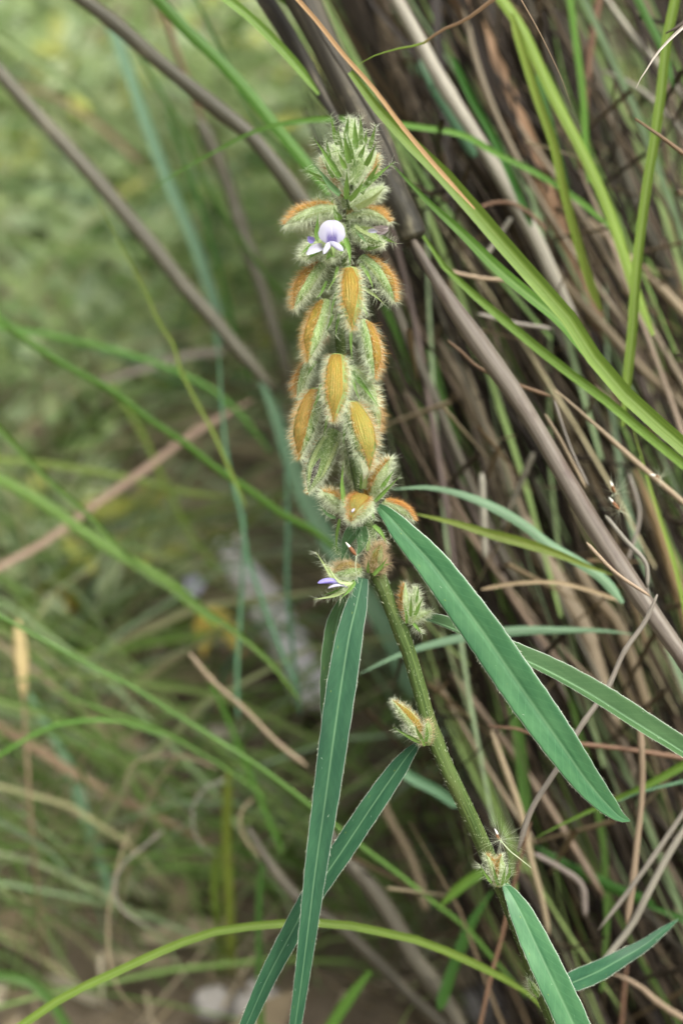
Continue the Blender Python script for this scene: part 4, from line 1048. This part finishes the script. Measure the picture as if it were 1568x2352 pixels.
# hairy bud cluster at the top
N_ = 'sepal_green'
def bud(base, tip, w, dor, dd, seps, rust=0, body='calyx_white', **k):
    k['nw'] = k['nw'] * .75; w *= .9
    seps = [(p, ww * 1.3, m, (d0 - .003, d1 - .006)) for p, ww, m, (d0, d1) in seps]
    return calyx(Z1(*base) if k.pop('zz', 1) else base, Z1(*tip) if k.pop('zt', 1) else tip, w, dor, (.75 + dd, .748 + dd), rust=rust, body=body, seps=seps, name='flower_bud', hl=k.pop('hl', .0030), **k)
def s1(*p, w=12, m='sepal_green', d=0.0): return (z(Z1, *p), w, m, (.746 + d, .743 + d))
bud((880,640), (900,130), 50, (0,0,1), .004, [s1((740,420),(705,270),(660,100)), s1((870,620),(835,430),(805,250),w=14,d=-.006), s1((905,580),(880,430),(850,290),d=-.005), s1((935,470),(930,280),(930,110),w=14,d=-.004), s1((1000,420),(1000,250),(990,90)), s1((830,330),(845,200),(865,95),w=10), s1((760,420),(750,320),(745,210),w=8)], body='calyx_body', nw=800)
bud((860,820), (690,420), 44, (-.5,0,.6), .0, [s1((770,780),(650,590),(540,430),(465,330),w=13,d=-.004), s1((830,690),(780,590),(740,480),w=12,d=-.006), s1((660,560),(640,480),(620,370),w=10)], nw=700)
bud((860,900), (560,560), 44, (-.6,-.3,.3), .002, [s1((770,970),(650,850),(560,730),(470,630),w=14,m='sepal_blue_green',d=-.003), s1((640,840),(510,760),(380,690),w=14), s1((700,780),(640,690),(600,600),w=9)], rust=1, nr=90, face=.5, nw=750, hr='hair_tawny')
bud((900,860), (1010,470), 46, (.2,0,1), -.003, [s1((840,1020),(845,850),(840,680),w=13,d=-.008), s1((870,1030),(960,930),(1035,790),w=13,d=-.007), s1((985,560),(1020,480),(1050,390),w=10), s1((1050,650),(1110,530),(1170,390),w=12,d=-.003)], body='calyx_body', nw=700)
bud((940,880), (1170,520), 48, (.7,-.2,.5), .002, [s1((1050,880),(1130,740),(1210,600),w=12,d=-.004), s1((980,930),(1180,760),(1375,600),w=14,d=-.003), s1((1090,460),(1125,330),(1165,185),w=11), s1((1050,400),(1055,340),(1060,260),w=9)], rust=1, nr=120, face=.6, nw=700)
bud((900,1120), (1240,880), 46, (.3,.6,.5), -.002, [s1((950,1110),(1110,1020),(1270,880),w=16,m='sepal_pale',d=-.004), s1((1010,960),(1050,880),(1080,820),w=10,m='sepal_green')], nw=750)
bud((820,760), (800,560), 50, (0,0,1), .008, [s1((800,560),(780,420),(770,300),w=9)], nw=600, body='calyx_body')
bud((830,980), (700,800), 40, (-.3,0,.7), .003, [], rust=1, nr=80, face=.6, nw=450, hr='hair_tawny')

for k in range(16):
    a = random.uniform(-1.25, 1.25); x0, y0 = 806 + 22 * math.sin(a) * random.random(), random.uniform(330, 440)
    L = random.uniform(40, 78); o, h = sepal(ROOT, [(x0, y0), (x0 + L * .5 * math.sin(a) * .9, y0 - L * .55), (x0 + L * math.sin(a), y0 - L * math.cos(a) * .95)], random.uniform(6, 10), (.748, random.uniform(.738, .756)), random.choice(('sepal_green', 'sepal_blue_green', 'sepal_pale')), name='bract', nh=60)
    hairs(o, *h, 'hair_white')
calyx((806,480), (807,305), 74, (0,0,-1), (.757,.757), rust=0, nw=700, body='calyx_body', name='bud_core', hl=.0040)
# lower buds
def s3(*p, w=12, m='sepal_green', d=0.0): return (z(Z3, *p), w, m, (.746 + d, .743 + d))
calyx(Z3(950,1120), Z3(1160,700), 50, (-.75,-.1,.6), (.75,.744), nw=600, nr=240, face=.75, body='calyx_white', name='flower_bud', seps=[s3((1070,1010),(1130,920),(1212,805),w=13,d=-.004), s3((1000,1140),(1130,1010),(1275,870),w=13,d=-.003), s3((890,1010),(910,930),(940,850),w=16,m='sepal_pale'), s3((860,1010),(862,920),(872,825),w=10)])
calyx(Z3(690,1230), Z3(465,1040), 36, (.45,-.75,.5), (.75,.744), nw=420, nr=180, face=.9, body='calyx_white', name='flower_bud', seps=[s3((600,1310),(520,1270),(435,1180),w=11,m='sepal_blue_green',d=-.002)])
calyx(Z3(900,1130), Z3(755,1345), 64, (-.1,-.5,.9), (.745,.733), nw=750, nr=520, face=1.15, body='calyx_white', name='flower_bud', hl=.0026, seps=[s3((970,1200),(985,1280),(1010,1340),w=10)])
lobe(ROOT.children[-1], Z3(795,1215), Z3(768,1255), 8, (.730,.729), 'petal_white', 'petal_tip')
calyx(Z3(1090,1150), Z3(1400,1330), 40, (.35,-1,.1), (.753,.755), nw=200, nr=520, face=1.3, body='calyx_white', name='flower_bud', hl=.0030)
calyx(Z3(1010,1890), Z3(1075,1575), 42, (-.4,0,.6), (.75,.744), nw=520, nr=160, face=.8, body='calyx_body', name='flower_bud', hw='hair_tawny', hr='hair_tawny', seps=[s3((940,1880),(940,1810),(940,1735),w=11,d=-.003), s3((990,1900),(1080,1800),(1140,1715),w=12,d=-.003), s3((1060,1850),(1120,1800),(1180,1780),w=9)])
calyx(Z3(840,1840), Z3(560,1900), 50, (-.1,-1,.5), (.75,.742), nw=420, nr=420, face=1.1, body='calyx_body', name='open_calyx', hr='hair_tawny', seps=[
    s3((740,1990),(620,1960),(520,1840),(395,1655),w=18,m='sepal_pale',d=-.004), s3((760,1990),(640,1975),(560,1870),(490,1750),w=9,m='calyx_white',d=-.006),
    s3((800,1960),(620,2060),(470,2110),w=15,d=-.002), s3((790,1990),(600,2110),(370,2155),w=16,m='sepal_pale',d=-.003), s3((800,1980),(720,2080),(640,2150),w=11,d=-.004)])
fl = lobe(ROOT, Z3(690,2010), Z3(412,1985), 25, (.742,.737), 'petal_violet', 'violet_petal', flat=.7, dor=(0,-1,.4)); fl['label'] = 'single violet petal poking out of the lowest flower'
lobe(fl, Z3(720,2030), Z3(520,2040), 15, (.741,.738), 'petal_white', 'petal_base')
for pts, w, m in ((z(Z3,(640,1320),(612,1480),(608,1690)), 11, 'sepal_green'), (z(Z3,(990,1390),(1070,1470),(1135,1590)), 15, 'sepal_green'), (z(Z3,(830,1400),(730,1540),(660,1760)), 42, 'leaf_back'), (z(Z3,(860,1400),(870,1560),(800,1740)), 38, 'leaf_back'), (z(Z3,(910,1420),(900,1560),(890,1650)), 11, 'sepal_green'), (z(Z3,(930,1650),(945,1560),(960,1500)), 12, 'sepal_green')):
    o, h = sepal(ROOT, pts, w, .746, m, name='bract', nh=70); hairs(o, *h, 'hair_white')

# buds at the leaf joints lower on the stem
def s4(*p, w=12, m='sepal_green', d=0.0): return (z(Z4, *p), w, m, (.746 + d, .743 + d))
calyx(Z4(745,390), Z4(725,105), 30, (-.8,0,.5), (.75,.746), nw=252, nr=180, face=.9, body='calyx_white', name='flower_bud', hl=.0022, seps=[s4((770,350),(772,270),(770,180),w=10,d=-.003), s4((740,400),(735,320),(715,240),w=9)])
calyx(Z4(770,400), Z4(805,130), 34, (.5,0,-.4), (.75,.746), rust=0, nw=360, body='calyx_white', name='flower_bud', hl=.0022, seps=[s4((800,340),(830,270),(862,205),w=11,d=-.003), s4((810,250),(820,180),(825,110),w=8), s4((790,400),(820,440),(855,480),w=10)])
calyx(Z4(790,380), Z4(920,310), 23, (.3,-1,.2), (.75,.748), rust=0, nw=252, body='calyx_white', name='flower_bud', hl=.0022)
calyx(Z4(870,1270), Z4(635,965), 41, (.45,-.45,.8), (.75,.742), nw=480, nr=220, face=.75, body='calyx_white', name='flower_bud', hl=.0022, seps=[s4((840,1275),(720,1210),(635,1160),w=12,d=-.003), s4((850,1250),(820,1190),(800,1130),w=10,d=-.006), s4((880,1270),(890,1200),(880,1130),w=10,d=-.005)])
calyx(Z4(890,1290), Z4(895,1110), 27, (.2,0,1), (.748,.744), rust=0, nw=192, body='calyx_body', name='flower_bud', hl=.0022, hw='hair_tawny', seps=[s4((870,1300),(850,1240),(840,1190),w=9,d=-.004)])
def S5(x, y): return (784 + x / 2, 1568 + y / 2)
def s5(*p, w=11, m='sepal_green'): return (z(S5, *p), w, m, (.744, .740))
calyx(S5(715,930), S5(660,785), 30, (.8,-.2,.5), (.748,.744), nw=252, nr=180, face=.8, body='calyx_white', name='flower_bud', hl=.0022, seps=[s5((690,920),(660,880),(630,830),w=9), s5((720,930),(705,880),(690,830),w=10)])
calyx(S5(725,930), S5(735,790), 32, (-.7,-.1,.6), (.748,.743), nw=252, nr=160, face=.8, body='calyx_white', name='flower_bud', hl=.0022, seps=[s5((750,920),(770,870),(765,810),w=10), s5((735,930),(745,880),(755,830),w=9)])
calyx((1240,2285), (1212,2248), 26, (-.5,-.3,.3), (.757,.755), rust=0, nw=144, body='calyx_body', name='flower_bud', hl=.0022, seps=[([(1236,2290),(1222,2268),(1214,2246)],9,'sepal_green',(.754,.753))])

# ------------------------------------------------------------------ loose seeds
def seed(label, pts, w, d, nh, hl, tail=None):
    P = [W(x, y, d) for x, y in pts]
    root = empty('grass_seed', P[-1]); tag(root, label, 'seed')
    C, q, s = catmull(P, 12); t = np.linspace(0, 1, 12)
    V, F, uv = tube(C, px() * w / 2 * np.sin(np.pi * np.clip(.08 + t * .86, 0, 1)) ** .7, 8); mk('grain', V, F, uv, 'seed_brown', parent=root)
    a = unit(C[0] - C[-1]); C2, q, s = catmull([C[0] - a * .0006, C[0] + a * .0008, C[0] + a * .0016], 6)
    V, F, uv = tube(C2, px() * np.array([3, 3.4, 3, 2.4, 1.6, .6]), 6); mk('tip', V, F, uv, 'seed_white', parent=root)
    if tail:
        C, q, s = catmull([P[-1]] + [W(x, y, d) for x, y in tail], 14); V, F, uv = tube(C, np.linspace(.0002, .00008, 14), 5); mk('awn', V, F, uv, 'hair_white', parent=root)
    hairs(root, np.repeat(P[-1][None], nh, 0), rng.normal(size=(nh, 3)) + np.array([.2, -.2, .6]), rng.uniform(.4, 1, nh) * hl, 'hair_white', width=.00004, droop=.25, name='silk')
seed('brown awned seed caught among the lower buds of the spike', z(Z3, (735,1600), (775,1650), (815,1700)), 9, .737, 30, .006, z(Z3, (805,1800), (820,1900), (830,1990)))
seed('fluffy brown seed floating above the lowest stem bud', z(S5, (712,690), (715,705), (728,722)), 7, .745, 90, .016, z(S5, (770,770), (820,810), (870,850)))
seed('fluffy reddish seed caught in silk right of the thick cane', [(1404,1113),(1408,1123),(1412,1133)], 8, .80, 70, .014)
seed('small fluffy seed clinging to the long tan twig', [(1500,1092),(1508,1094),(1516,1096)], 6, .82, 40, .009)
seed('pale seed in silk just below the fluffy reddish one', [(1404,1150),(1412,1160),(1422,1172)], 9, .80, 50, .012)
